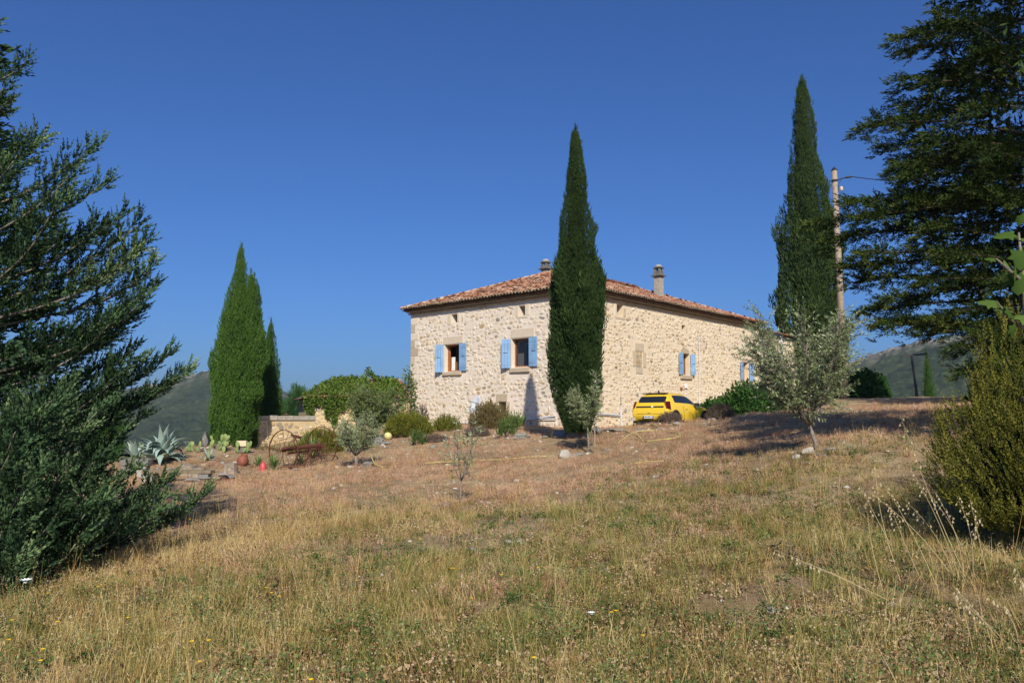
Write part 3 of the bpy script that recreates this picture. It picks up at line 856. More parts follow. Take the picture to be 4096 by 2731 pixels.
# ------------------------------------------------------------------ plant templates
def plume_template(n, length, spread, w, seed, rad=.0, blade=.35):
    """small spikes round an axis (z), pointed at the tip"""
    r = np.random.default_rng(seed); V = []; F = []; T = []
    for i in range(n):
        t = (i+.5)/n; z = t*length*.86
        a = i*2.399+r.uniform(-.3, .3); L = length*blade*(1-t*.55)*r.uniform(.8, 1.2)
        tilt = spread*(1-t*.75)
        d = np.array([math.cos(a)*math.sin(tilt), math.sin(a)*math.sin(tilt), math.cos(tilt)])
        s = np.cross(d, [math.sin(a+.5), -math.cos(a+.5), .4]); s /= np.linalg.norm(s)
        p = np.array([math.cos(a)*rad*(1-t), math.sin(a)*rad*(1-t), z]); ww = w*(1-t*.45)
        b = len(V); V += [p, p+d*L*.42+s*ww*.6, p+d*L*.42-s*ww*.6, p+d*L]
        F += [(b, b+1, b+2), (b+2, b+1, b+3)]
        q = .10*(t-.5); T += [q-.14, q, q, q+.12]
    return np.array(V), np.array(F), np.array(T)

def core_blob(prof, n, seed, lump=.12, tint=.02):
    """solid filler inside a crown, tinted darker to paint its inner shade: rings (z, cx, cy, rx, ry)"""
    r = np.random.default_rng(seed); V = []; F = []
    for (z, cx, cy, rx, ry) in prof:
        for k in range(n):
            a = 2*PI*k/n; q = 1+r.uniform(-lump, lump)
            V.append((cx+math.cos(a)*rx*q, cy+math.sin(a)*ry*q, z))
    for i in range(len(prof)-1):
        for k in range(n):
            a, b, c, d = i*n+k, i*n+(k+1) % n, (i+1)*n+(k+1) % n, (i+1)*n+k
            F += [(a, b, c), (a, c, d)]
    return np.array(V, float), np.array(F), np.full(len(V), tint)

def cypress(loc, h, wid, n, mat, label, seed, tops=((0, 0, 1.0),), shape=None, group='columnar cypresses round the house', psize=.34, tint0=.5, plume=None, trunk_h=.5, skew=0, loose=.08):
    """columnar cypress; tops: (dx, dy, height share) of each leader; shape: [(t, r)] radius share over height"""
    root = empty('cypress_tree', loc, 0, label, 'tree', group)
    r = np.random.default_rng(seed)
    shape = shape or [(0, .72), (.05, .88), (.25, 1.0), (.45, .93), (.65, .70), (.82, .42), (.93, .2), (1, .03)]
    st = np.array(shape)
    parts = []
    tv, tf, tt = plume or plume_template(7, 1.0, .40, .105, 3, rad=.06, blade=.55)
    ntot = sum(w_ for *_, w_ in [(0, 0, a[2]) for a in tops])
    for (dx, dy, hs) in tops:
        hh = h*hs; m = int(n*hs/ntot)
        t = r.random(m)**1.0*.985+.01; a = np.where(r.random(m) < .45, r.uniform(0, 2*PI, m), r.uniform(-PI, 0, m))
        Rr = np.interp(t, st[:, 0], st[:, 1])*wid/2
        lum = .66+.46*fbm(a*2.2/PI*2.2+seed, t*hh*.55, seed, 4)+.10*np.sin(a*3+t*9+seed)+.06*np.sin(a*7+t*23)
        bmp = np.zeros(m)
        for _ in range(int(26+hh*4)):
            a0 = r.uniform(0, 2*PI); t0_ = r.uniform(.03, .99); am = r.uniform(-.16, .30); sa = r.uniform(.25, .6); stt = r.uniform(.02, .055)
            da = np.abs((a-a0+PI) % (2*PI)-PI); bmp += am*np.exp(-(da/sa)**2-((t-t0_)/stt)**2)
        rad = Rr*(lum+bmp)*(1-r.random(m)**2.4*.22) + .05*(t > .8)*r.random(m)
        sh = 1-t
        pos = np.stack([dx*(.3+.7*np.clip(t*1.6, 0, 1))+np.cos(a)*rad+skew*t*hh, dy+np.sin(a)*rad, t*hh], 1)
        out = np.stack([np.cos(a), np.sin(a), np.zeros(m)], 1)
        d = out*r.uniform(.04, .34, m)[:, None] + np.array([0, 0, 1.0]) + r.normal(0, loose, (m, 3))
        s = psize*r.uniform(.7, 1.35, m)*np.clip(Rr/(wid/2), .45, 1)
        low = r.random(m) < .05; s[low] *= 1.7
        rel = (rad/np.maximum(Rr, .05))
        tin = tint0 + (rel-.92)*.3 + r.normal(0, .12, m)  # outer sprigs lighter, deeper ones tinted darker: inner shade put into colour
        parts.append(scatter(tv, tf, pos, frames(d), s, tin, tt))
        nt_ = 22; lt_ = r.random(nt_)*psize*1.5; ct_ = dx*1.0+skew*hh      # the thin leader at the top
        parts.append(scatter(tv, tf, np.c_[ct_+r.normal(0, .02*wid/2, nt_), dy+r.normal(0, .02*wid/2, nt_), hh*.975+lt_], frames(np.c_[r.normal(0, .16, (nt_, 2)), np.ones(nt_)]), psize*r.uniform(.5, .9, nt_), r.normal(tint0, .12, nt_), tt))
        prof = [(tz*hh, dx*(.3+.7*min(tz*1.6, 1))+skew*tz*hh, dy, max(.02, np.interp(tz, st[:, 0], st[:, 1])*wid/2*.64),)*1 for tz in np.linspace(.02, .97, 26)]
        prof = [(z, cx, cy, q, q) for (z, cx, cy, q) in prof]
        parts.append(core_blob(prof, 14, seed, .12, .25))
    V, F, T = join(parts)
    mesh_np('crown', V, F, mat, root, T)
    mb = MB(); mb.tube([(0, 0, -.3), (0.02, 0, trunk_h*.5), (0, 0, h*.3)], [.19*wid/2.2, .15*wid/2.2, .08], 8)
    mb.build('trunk', M['bark_grey'], root)
    return root

def plume_kind(kind):
    if kind == 'feather': return plume_template(13, 1.0, .52, .085, 11, blade=.32)
    if kind == 'flat': return plume_template(11, 1.0, .66, .085, 17, blade=.42)

def conifer(name, base, H_, tips, mat, label, seed, rise=.35, sag=.12, hook=.25, spacing=.13, plen=.30, side=.5, kind='feather', tint0=.45, droop=0.0, bark='bark', width=1.0, zlow=.3, core=((0, 0),), coren=1500):
    """tips: world points of the branch ends; each branch leaves the trunk below its tip and sweeps out"""
    root = empty(name, base, 0, label, 'tree')
    r = np.random.default_rng(seed); random.seed(seed); rise0 = rise; t00 = tint0
    tv, tf, tt = plume_kind(kind)
    B = Vector(base); P = []; D = []; S = []; TT = []
    wood = MB()
    wood.tube([(0, 0, -.4), (.05, .03, H_*.3), (0, 0, H_*.65), (0, 0, H_*.97)], [.24, .18, .11, .02], 9)
    for T_ in tips:
        rise = rise0+random.uniform(-.14, .14); tint0 = t00+random.gauss(0, .09); T_ = Vector(T_)-B; hd = math.hypot(T_.x, T_.y)
        z0 = max(zlow, min(T_.z - rise*hd, H_*.96)); O = Vector((0, 0, z0))
        L = (T_-O).length
        if L < .15: continue
        Mid = O.lerp(T_, .58)+Vector((0, 0, -sag*L))
        Mid2 = T_-Vector((T_.x, T_.y, 0)).normalized()*(L*.2) - Vector((0, 0, hook*L*.2)) if hook else O.lerp(T_, .85)
        n = max(6, int(L/spacing)); pts = []
        ph = random.uniform(0, 6); wob = .035*L
        for i in range(n+1):
            t = i/n
            p = O*(1-t)**3 + Mid*3*t*(1-t)**2 + Mid2*3*t*t*(1-t) + T_*t**3
            p += Vector((math.sin(ph+t*5), math.cos(ph*1.7+t*4.3), .5*math.sin(ph*2+t*6)))*wob*t*(1-t)*2
            pts.append(p)
        wood.tube(pts[::2] if n > 10 else pts, [max(.005, .007*L*(1-i/len(pts[::2] if n > 10 else pts))+.004) for i in range(len(pts[::2] if n > 10 else pts))], 5)
        for i in range(int(n*.12), n+1):
            t = i/n; p = pts[i]; tg = (pts[min(i+1, n)]-pts[max(i-1, 0)]).normalized()
            sd_ = tg.cross(Vector((0, 0, 1))).normalized(); upv = sd_.cross(tg)
            inner = t < .2
            for sg in ((-1, 1)):
                if random.random() < .10: continue
                l2 = width*(.16+side*math.sin(PI*min(1, (1-t)*.80+.06))*L*.30)*random.uniform(.55, 1.15)
                dr = (tg*random.uniform(.55, 1.0)+sd_*sg*random.uniform(.45, 1.0)+upv*random.uniform(-.15, .55)).normalized()
                m = max(1, int(l2/(plen*.36)))
                for j in range(m):
                    q = (j+.6)/m; pp = p+dr*(l2*q)+Vector((0, 0, (.18*q*q-droop*q*q)*l2))
                    for _ in range(2 if q < .8 else 3):
                        dd = dr*random.uniform(.5, 1.1)+sd_*random.uniform(-.6, .6)+upv*random.uniform(-.3, .7)+tg*.3+Vector((0, 0, -droop*.6*random.random()))
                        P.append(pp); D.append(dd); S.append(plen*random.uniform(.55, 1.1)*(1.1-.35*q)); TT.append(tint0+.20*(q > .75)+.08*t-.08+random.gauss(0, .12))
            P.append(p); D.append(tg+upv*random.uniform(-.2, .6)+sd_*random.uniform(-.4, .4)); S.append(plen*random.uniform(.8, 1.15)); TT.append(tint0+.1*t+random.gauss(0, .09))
        P.append(T_); D.append(pts[-1]-pts[-2]); S.append(plen*1.1); TT.append(tint0+.2)
    P = np.array([tuple(p) for p in P]); D = np.array([tuple(p) for p in D])
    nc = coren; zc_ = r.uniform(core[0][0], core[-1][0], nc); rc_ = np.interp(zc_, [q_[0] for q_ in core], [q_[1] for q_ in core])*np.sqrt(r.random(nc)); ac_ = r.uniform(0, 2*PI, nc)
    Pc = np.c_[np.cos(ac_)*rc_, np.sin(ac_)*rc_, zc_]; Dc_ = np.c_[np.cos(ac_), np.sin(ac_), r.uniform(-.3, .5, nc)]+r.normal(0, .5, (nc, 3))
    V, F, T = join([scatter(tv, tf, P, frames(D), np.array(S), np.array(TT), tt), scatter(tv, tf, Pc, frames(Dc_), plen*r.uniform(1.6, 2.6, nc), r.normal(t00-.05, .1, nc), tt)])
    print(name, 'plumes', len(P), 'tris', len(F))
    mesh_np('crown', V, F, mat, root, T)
    wood.build('trunk', M[bark], root, smooth_=True)
    return root

leafT = (np.array([(0, 0, 0), (.14, .0, .4), (-.14, 0, .4), (.03, 0.05, 1.0)]), np.array([(0, 1, 2), (1, 3, 2)]), np.array([0, 0, 0, .08]))
def olive(name, base, h, cr, label, seed, n_shoots=200, leaf=.065, trunk_h=.25, lean=0, limbs=6, density=1.0, tint0=.45, trunk_r=.05, mat='olive', up=.9, cat='tree', group=None, gap=.022, extra=None, multi=1, bark='bark_grey', flat=1.0):
    """open crown: limbs, shoots and narrow leaves set along every shoot"""
    root = empty(name, base, 0, label, cat, group)
    random.seed(seed); r = np.random.default_rng(seed)
    wood = MB(); P = []; D = []; TT = []; S = []
    shoots = []
    for st in range(multi):
        off = Vector((random.uniform(-.1, .1), random.uniform(-.1, .1), 0)) if multi > 1 else Vector((0, 0, 0))
        th = h*trunk_h; fork = off*3+Vector((lean*th, 0, th))
        wood.tube([off+Vector((0, 0, -.15)), off+Vector((lean*th*.3, .01, th*.4)), fork], [trunk_r*1.25, trunk_r, trunk_r*.8], 7)
        for k in range(limbs):
            a = 2*PI*k/limbs+random.uniform(-.4, .4); q = random.uniform(.45, 1.0)
            end = fork + Vector((math.cos(a)*cr*q*.85, math.sin(a)*cr*q*.85*flat, (h-th)*random.uniform(.55, .95)*(1.08-.35*q)))
            mid = fork.lerp(end, .5)+Vector((math.cos(a)*cr*.16, math.sin(a)*cr*.16, -(h-th)*.06))
            pts = [fork*(1-t)**2+mid*2*t*(1-t)+end*t*t for t in np.linspace(0, 1, 7)]
            wood.tube(pts, [trunk_r*.62*(1-t*.8) for t in np.linspace(0, 1, 7)], 5)
            ns = int(n_shoots/limbs/multi)
            for j in range(ns):
                t = random.uniform(.12, 1.0)**.8; i = min(5, int(t*6)); p = pts[i].lerp(pts[i+1], t*6-i) if i < 6 else pts[-1]
                b = random.uniform(0, 2*PI); o = Vector((math.cos(b), math.sin(b), 0))
                dirv = (o*random.uniform(.4, 1.1)+Vector((math.cos(a), math.sin(a), 0))*.45*q+Vector((0, 0, random.uniform(-.35, 1.2)*up))).normalized()
                L = random.uniform(.25, .85)*cr*.75*(1.1-.35*t)
                shoots.append((p, dirv, L))
    if extra:
        for (p, d_, L) in extra: shoots.append((Vector(p), Vector(d_).normalized(), L))
    for (p, d_, L) in shoots:
        m = max(3, int(L/.10)); pts = [p]; dd = d_.copy(); bend = Vector((random.uniform(-.12, .12), random.uniform(-.12, .12), random.uniform(-.06, .16)))
        for i in range(m):
            dd = (dd+bend*.6).normalized(); pts.append(pts[-1]+dd*(L/m))
        wood.tube([pts[0], pts[len(pts)//2], pts[-1]], [.006, .004, .002], 3, caps=False)
        nl = int(L/gap*density)
        for i in range(nl):
            t = (i+random.random())/nl*.9+.1; q = t*m; k = min(int(q), m-1); pp = pts[k].lerp(pts[k+1], q-k)
            tg = (pts[k+1]-pts[k]).normalized(); a = random.uniform(0, 2*PI)
            sd_ = tg.cross(Vector((.3, .2, 1))).normalized(); u = sd_.cross(tg)
            dv = tg*random.uniform(.5, 1.1)+(sd_*math.cos(a)+u*math.sin(a))*.85
            P.append(pp); D.append(dv); S.append(leaf*random.uniform(.7, 1.2)); TT.append(tint0+random.gauss(0, .17))
    P = np.array([tuple(p) for p in P]); D = np.array([tuple(p) for p in D])
    V, F, T = scatter(leafT[0], leafT[1], P, frames(D), np.array(S), np.array(TT), leafT[2])
    mesh_np('crown', V, F, M[mat], root, T)
    wood.build('trunk', M[bark], root, smooth_=True)
    print(name, 'leaves', len(P))
    return root

def bush(name, base, rx, ry, h, n, mat, label, seed, tmpl=None, size=.22, upw=1.0, outw=.6, tint0=.5, cat='shrub', group=None, lump=.35, core=True, low=.0, jitter=.25, corek=.78, zmin=.02):
    root = empty(name, base, 0, label, cat, group)
    r = np.random.default_rng(seed)
    tv, tf, tt = tmpl or plume_template(7, 1.0, .55, .12, seed, blade=.5)
    u = r.uniform(-.05+low, 1, n); a = r.uniform(0, 2*PI, n)
    c = np.sqrt(np.maximum(0, 1-u*u))
    lum = 1-lump/2+lump*fbm(a*1.6+seed, u*3+5, seed, 3)+lump*.25*np.sin(a*4+seed*2)
    q = lum*(1-r.random(n)**2*.35)
    pos = np.stack([np.cos(a)*c*rx*q, np.sin(a)*c*ry*q, np.maximum(zmin, u*h*q*.9)], 1)
    out = np.stack([np.cos(a)*c, np.sin(a)*c, u], 1)
    d = out*outw+np.array([0, 0, upw])+r.normal(0, jitter, (n, 3))
    tin = tint0+(q/np.maximum(lum, .1)-.9)*.3+r.normal(0, .13, n)  # tint drops towards the inside, painting the shade within the bush
    parts = [scatter(tv, tf, pos, frames(d), size*r.uniform(.6, 1.3, n), tin, tt)]
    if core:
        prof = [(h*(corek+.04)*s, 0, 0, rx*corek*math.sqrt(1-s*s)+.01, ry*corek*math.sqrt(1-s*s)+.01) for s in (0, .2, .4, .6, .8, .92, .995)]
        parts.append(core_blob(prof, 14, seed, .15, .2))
    V, F, T = join(parts)
    mesh_np('foliage', V, F, mat, root, T)
    mb = MB()
    random.seed(seed)
    for _ in range(5):
        b = random.uniform(0, 2*PI); mb.tube([(0, 0, -.05+min(0, zmin*2.2)), (math.cos(b)*rx*.3, math.sin(b)*ry*.3, h*.35), (math.cos(b)*rx*.55, math.sin(b)*ry*.55, h*.7)], [.03, .02, .008], 5)
    mb.build('stem', M['bark'], root)
    return root

# ------------------------------------------------------------------ cypresses
def on_ground(px, D): g = G(px, D); return g
b = on_ground(2308, 26.8); ztop = W(2317, 535, 26.8).z
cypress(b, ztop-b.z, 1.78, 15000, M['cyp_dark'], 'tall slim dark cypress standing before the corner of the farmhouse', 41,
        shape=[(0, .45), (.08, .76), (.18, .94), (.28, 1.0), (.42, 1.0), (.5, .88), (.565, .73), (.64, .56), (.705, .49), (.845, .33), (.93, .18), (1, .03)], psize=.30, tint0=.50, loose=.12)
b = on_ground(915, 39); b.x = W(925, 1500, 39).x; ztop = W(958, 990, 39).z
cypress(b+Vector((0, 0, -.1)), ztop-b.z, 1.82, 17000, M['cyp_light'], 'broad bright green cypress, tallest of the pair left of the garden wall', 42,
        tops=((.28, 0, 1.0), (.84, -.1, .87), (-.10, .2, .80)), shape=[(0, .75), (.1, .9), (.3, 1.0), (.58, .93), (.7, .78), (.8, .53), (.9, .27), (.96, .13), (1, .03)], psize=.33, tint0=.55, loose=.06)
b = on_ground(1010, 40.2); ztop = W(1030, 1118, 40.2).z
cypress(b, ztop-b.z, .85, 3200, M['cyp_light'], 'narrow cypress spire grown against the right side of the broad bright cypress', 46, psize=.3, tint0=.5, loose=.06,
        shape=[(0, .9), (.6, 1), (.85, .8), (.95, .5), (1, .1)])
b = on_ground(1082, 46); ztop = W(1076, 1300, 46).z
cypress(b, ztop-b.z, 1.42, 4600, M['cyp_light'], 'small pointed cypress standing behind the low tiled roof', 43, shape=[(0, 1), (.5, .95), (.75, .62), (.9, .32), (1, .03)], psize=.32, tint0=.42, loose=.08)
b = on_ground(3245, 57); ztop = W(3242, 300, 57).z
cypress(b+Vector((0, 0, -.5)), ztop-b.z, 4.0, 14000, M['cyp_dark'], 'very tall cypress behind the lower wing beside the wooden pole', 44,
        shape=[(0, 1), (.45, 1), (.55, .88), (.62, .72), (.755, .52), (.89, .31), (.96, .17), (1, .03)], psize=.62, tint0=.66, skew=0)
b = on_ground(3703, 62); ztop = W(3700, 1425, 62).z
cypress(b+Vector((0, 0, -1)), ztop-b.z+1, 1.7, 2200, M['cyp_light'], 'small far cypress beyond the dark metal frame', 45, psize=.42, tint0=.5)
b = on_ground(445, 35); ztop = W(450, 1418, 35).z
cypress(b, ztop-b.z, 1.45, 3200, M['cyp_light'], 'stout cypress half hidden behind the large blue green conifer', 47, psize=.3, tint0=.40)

# ------------------------------------------------------------------ the two big conifers
BL = Vector((-8.0, 11.2, H(-8.0, 11.2)-.1))
tipsL = []
for (px, py, D) in [(105, 250, 11), (20, 350, 10.7), (15, 430, 11), (170, 550, 10.8), (95, 590, 10.2), (390, 600, 11.2), (300, 700, 10.8), (432, 742, 11.4), (415, 905, 10.5), (510, 868, 11.5), (240, 820, 9.8),
                    (575, 905, 11), (612, 975, 11.2), (560, 1010, 10.5), (637, 1070, 11.2), (630, 1150, 11.0), (600, 1200, 10.6), (548, 1270, 10.8), (470, 1290, 10.4), (440, 1330, 11.6), (549, 1404, 11.2), (556, 1457, 10.7),
                    (705, 1425, 12), (772, 1500, 12.2), (690, 1560, 12), (600, 1600, 11.5), (500, 1560, 11), (420, 1640, 10.2), (197, 1640, 8.8), (250, 1560, 9), (90, 1690, 8.6), (330, 1750, 10), (590, 1680, 11.6), (490, 1760, 10.8),
                    (697, 1922, 10.6), (850, 1985, 11.3), (668, 2010, 10.2), (640, 2070, 10), (560, 1890, 10), (520, 2090, 9.4), (440, 1960, 9), (380, 2040, 8.7), (330, 2180, 8.6), (250, 2060, 8.3), (130, 2220, 7.9), (40, 2290, 7.6), (30, 2100, 7.8), (260, 1900, 8.4), (120, 1930, 8.0), (60, 1800, 8), (400, 1850, 9)]:
    w_ = W(px, py, D); c_ = Vector((BL.x, BL.y, w_.z)); tipsL.append(c_.lerp(w_, .965))
random.seed(12)
lim = lambda w, tab, sg: (lambda q: sg*(q[0]-np.interp(q[1], [a_ for a_, _ in tab], [b__ for _, b__ in tab])) < 0)(proj(w))
def proj(w):
    v = w-Vector((0, 0, CAMZ)); dy = v.y*CP+v.z*SP; dz = -v.y*SP+v.z*CP; return 2048+v.x/dy*FPX, 1365.5-dz/dy*FPX
tabL = [(-500, -300), (0, -150), (240, 0), (500, 60), (650, 230), (900, 420), (1150, 500), (1300, 440), (1500, 440), (1700, 400), (1800, 330), (1900, 470), (2000, 560), (2150, 330), (2330, 40)]
for k in range(74):
    z = random.uniform(.5, 8.0); rm = np.interp(z, [0, 1, 3, 5, 6.7, 8.8], [2.9, 3.0, 2.5, 1.75, .95, .15])
    a = random.uniform(-2.6, 2.6)-.6 if k % 3 else random.uniform(-PI, PI)
    q = random.uniform(.40, .84); t_ = BL+Vector((math.cos(a)*rm*q, math.sin(a)*rm*q, z))
    if lim(t_, tabL, 1): tipsL.append(t_)
ok = []
for t_ in tipsL:
    g_ = H(t_.x, t_.y)+.12
    if t_.z < g_: t_.z = g_
    ok.append(t_)
conifer('conifer_tree', BL, 9.0, ok, M['con_blue'], 'large blue green conifer with upswept feathery branches at the left edge', 51, rise=.42, sag=.10, hook=.9, spacing=.115, plen=.27, side=.33, tint0=.40, kind='feather', coren=900, bark='bark_grey', core=[(.2, .7), (1, 1.8), (2, 2.0), (3, 1.6), (4.5, 1.0), (6, .4), (8, .1)])

BR = Vector((11.0, 16.2, H(11.0, 16.2)-.1))
tipsR = []
for (px, py, D) in [(3745, -60, 14), (3860, -40, 13.5), (3582, 150, 14), (3650, 130, 13.6), (3760, 60, 13.2), (3600, 205, 14.2), (3590, 320, 13.8), (3770, 250, 13), (3600, 420, 14.2), (3435, 510, 14), (3490, 480, 13.5), (3520, 590, 14.4), (3587, 661, 13.6), (3620, 700, 13), (3700, 560, 12.6),
                    (3610, 800, 13.2), (3368, 806, 13.4), (3450, 860, 13.1), (3240, 892, 13.8), (3300, 960, 14), (3368, 1060, 13.5), (3430, 1010, 13), (3466, 1107, 13.8), (3546, 1196, 13.4), (3448, 1248, 13.9), (3520, 1290, 13.2), (3610, 1280, 13.7), (3720, 1270, 12.9),
                    (3680, 1120, 12.6), (3780, 1000, 12.2), (3720, 900, 12.5), (3850, 760, 12.3), (3900, 420, 12.4), (3980, 200, 12.6), (3740, 1320, 13.2), (3820, 1390, 13), (3860, 1480, 12.6), (3940, 1300, 11.9), (4060, 1100, 11.8), (4090, 800, 12), (3990, 600, 12), (4000, 1450, 12)]:
    w_ = W(px, py, D+2.0); c_ = Vector((BR.x, BR.y, w_.z)); tipsR.append(c_.lerp(w_, .97))
random.seed(13)
tabR = [(-3000, 4000), (-200, 3900), (0, 3900), (150, 3800), (250, 3780), (500, 3620), (900, 3500), (1100, 3560), (1250, 3700), (1400, 3860), (1480, 3880), (1560, 4050), (1700, 9000)]
for k in range(150):
    z = random.uniform(2.8, 17.2); rm = np.interp(z, [0, 1.5, 4.5, 8, 11, 15, 18.5], [2.6, 3.4, 4.1, 3.4, 2.7, 1.4, .2])
    a = PI+random.uniform(-1.9, 1.9) if k % 4 else random.uniform(-PI, PI)
    q = random.uniform(.5, .93); t_ = BR+Vector((math.cos(a)*rm*q, math.sin(a)*rm*q, z))
    if lim(t_, tabR, -1): tipsR.append(t_)
conR = conifer('conifer_tree', BR, 17.6, tipsR, M['con_dark'], 'tall dark green conifer with drooping flat sprays at the right edge', 52, rise=-.05, sag=-.05, hook=.0, spacing=.20, plen=.34, side=.46, tint0=.46, kind='flat', droop=.75, bark='bark_dark', width=1.1, zlow=1.0, core=[(2, .6), (3, 1.7), (4.5, 2.4), (7, 2.2), (10, 1.5), (13, .8), (16.5, .2)])
# the row of conifers goes on to the right and shades the crest of the slope
for (x_, y_, rz_, lab_) in ((20.5, 26.0, 1.0, 'next dark conifer of the row, right of the tall one'), (25.5, 28, 2.2, 'third dark conifer of the row at the far right'), (31, 30, 4.0, 'last dark conifer of the row beyond the right edge')):
    c_ = conR.copy(); COL.objects.link(c_); c_.location = (x_, y_, H(x_, y_)-.1); c_.rotation_euler = (0, 0, rz_); c_['label'] = lab_
    for ch in list(conR.children):
        d_ = ch.copy(); COL.objects.link(d_); d_.parent = c_

# ------------------------------------------------------------------ olives
b = G(1435, 26); olive('olive_tree', b, W(1430, 1600, 26).z-b.z, .80, 'small bushy silver olive tree beside the rusty hay rake', 61, n_shoots=520, leaf=.08, trunk_h=.16, limbs=8, trunk_r=.05, up=.8, gap=.022, tint0=.62, lean=-.1)
b = G(2352, 24); olive('olive_tree', b, W(2345, 1470, 24).z-b.z, .66, 'slender olive sapling leaning on a thin stake before the dark cypress', 62, n_shoots=560, leaf=.08, trunk_h=.30, limbs=6, trunk_r=.03, up=1.1, gap=.021, tint0=.52, lean=-.05)
b = G(3255, 15.2); olive('olive_tree', b, W(3180, 1130, 15.2).z-b.z, 1.22, 'large airy olive tree ringed with stones in front of the tall cypress', 63, n_shoots=1000, leaf=.070, trunk_h=.15, limbs=12, trunk_r=.042, up=.9, gap=.023, tint0=.56, lean=-.30)
b = G(1845, 15); olive('olive_sapling', b, W(1830, 1590, 15).z-b.z, .46, 'thin leggy olive sapling alone in the middle of the meadow', 64, n_shoots=72, leaf=.08, trunk_h=.22, limbs=6, trunk_r=.016, up=2.2, gap=.028, tint0=.74, lean=.04)
b = G(1560, 34); olive('fluffy_shrub_tree', b+Vector((-.8, 0, 0)), W(1480, 1520, 34).z-b.z, 1.35, 'rounded fine leaved green tree growing in front of the ivy covered outbuilding', 65, n_shoots=900, leaf=.10, trunk_h=.14, limbs=11, trunk_r=.06, up=.8, gap=.022, tint0=.66, mat='shrub_olive', lean=.5, multi=1)

# ------------------------------------------------------------------ bushes
sp = plume_template(8, 1.0, .35, .09, 71, blade=.45)
def B_(name, px, D, rx, h, n, mat, label, seed, size=.2, **k):
    g = G(px, D); return bush(name, g, rx, k.pop('ry', rx*.8), h, n, M[mat], label, seed, k.pop('tmpl', sp), size, **k)
B_('broom_bush', 1640, 33, .95, .82, 1700, 'shrub_yellow', 'wide yellow green broom bush below the left corner of the house', 71, .28)
B_('broom_bush', 1790, 34, .55, .6, 600, 'shrub_yellow', 'low yellow green broom clump between two larger bushes', 72, .22)
B_('brown_bush', 1965, 34.3, .85, 1.05, 1500, 'shrub_brown', 'olive brown twiggy bush under the satellite dish', 73, .24, tint0=.42)
B_('broom_bush', 1290, 31, .85, .85, 1200, 'shrub_yellow', 'yellow green broom bush behind the rusty hay rake', 74, .26)
B_('brown_bush', 1085, 33, .75, .75, 900, 'shrub_brown', 'thin olive brown bush against the pipe on the garden wall', 75, .24, tint0=.5)
B_('broom_bush', 1190, 33, .6, .65, 700, 'shrub_yellow', 'small broom bush between the hay rake wheels', 76, .22)
leafb = (np.array([(0, 0, 0), (.3, .05, .4), (-.3, .05, .4), (0, 0.12, 1.0)]), np.array([(0, 1, 2), (1, 3, 2)]), np.array([0, 0, 0, .05]))
B_('leafy_hedge', 2990, 36.5, 1.35, 1.55, 5200, 'shrub_green', 'dense green leafy bush at the foot of the wall right of the car', 77, .16, tmpl=leafb, outw=.8, upw=.3, jitter=.6, tint0=.45, lump=.45)
B_('leafy_hedge', 2860, 38.3, .95, .95, 2600, 'shrub_green', 'lower leafy bush just beyond the bonnet of the car', 78, .15, tmpl=leafb, outw=.8, upw=.3, jitter=.6, tint0=.5, lump=.4)
B_('round_bush', 3450, 43, 1.3, 1.5, 3200, 'shrub_green', 'dark rounded bush in the shade at the crest of the slope', 79, .18, tmpl=leafb, outw=.8, upw=.3, jitter=.6, tint0=.28)
B_('lavender_bush', 2675, 31, .42, .36, 600, 'lavender', 'dry grey brown lavender clump behind the car by its rear wheel', 80, .16, tint0=.5)
B_('lavender_bush', 2875, 30.6, .55, .52, 900, 'lavender', 'dark dry lavender clump in the shade before the car bonnet', 81, .17, tint0=.3)
B_('lavender_bush', 1910, 31, .5, .3, 500, 'lavender', 'withered lavender clump at the foot of the brown bush', 82, .15, tint0=.45)
B_('lavender_bush', 1740, 30.5, .5, .25, 420, 'lavender', 'flat withered lavender below the wide broom bush', 83, .14, tint0=.45)
B_('green_tuft_plant', 2025, 29.5, .26, .34, 90, 'shrub_olive', 'feathery green fennel clump on the bank below the cypress shadow', 84, .42, tint0=.4, core=False, upw=1.3, lump=.8)
B_('green_tuft_plant', 1675, 30, .2, .3, 70, 'shrub_olive', 'small dark green tuft on the bank near the yellow ball', 85, .4, tint0=.35, core=False, upw=1.3, lump=.8)
B_('tall_weed', 2050, 33.8, .4, .3, 80, 'shrub_olive', 'green weeds growing at the wall foot in the cypress shadow', 86, .5, tint0=.5, core=False, upw=1.5, lump=.8)
B_('red_weed', 1690, 36.8, .35, 1.15, 320, 'lavender', 'tall reddish weed against the left end of the house wall', 87, .2, tint0=.45, core=False)
g_ = W(1800, 1600, 30)
b = G(1640, 41); bush('climbing_shrub', b+Vector((0, 0, .2)), .42, .3, 2.9, 900, M['shrub_olive'], 'climber growing up the corner where house and outbuilding meet', 89, leafb, .14, tint0=.45, core=False, outw=.8, upw=.3, jitter=.6, lump=.6)

# rosemary at the right edge
sprig = plume_template(20, 1.0, .60, .05, 91, blade=.2)
gR = Vector((5.62, 8.2, H(5.62, 8.2)+.5))
bush('rosemary_bush', gR, 1.02, .95, 1.42, 8500, M['rosemary'], 'big yellow green rosemary bush at the right edge in front of the conifer', 92, sprig, .21, upw=1.1, outw=.7, tint0=.63, lump=1.0, jitter=.28, corek=.64, low=-.35, zmin=-.35)
gR = Vector((7.0, 9.8, H(7.0, 9.8)))
bush('rosemary_bush', gR, 1.25, 1.1, 2.0, 1500, M['rosemary'], 'second rosemary bush behind the big one at the picture edge', 93, sprig, .28, upw=1.2, outw=.5, tint0=.4, lump=.4, jitter=.16)

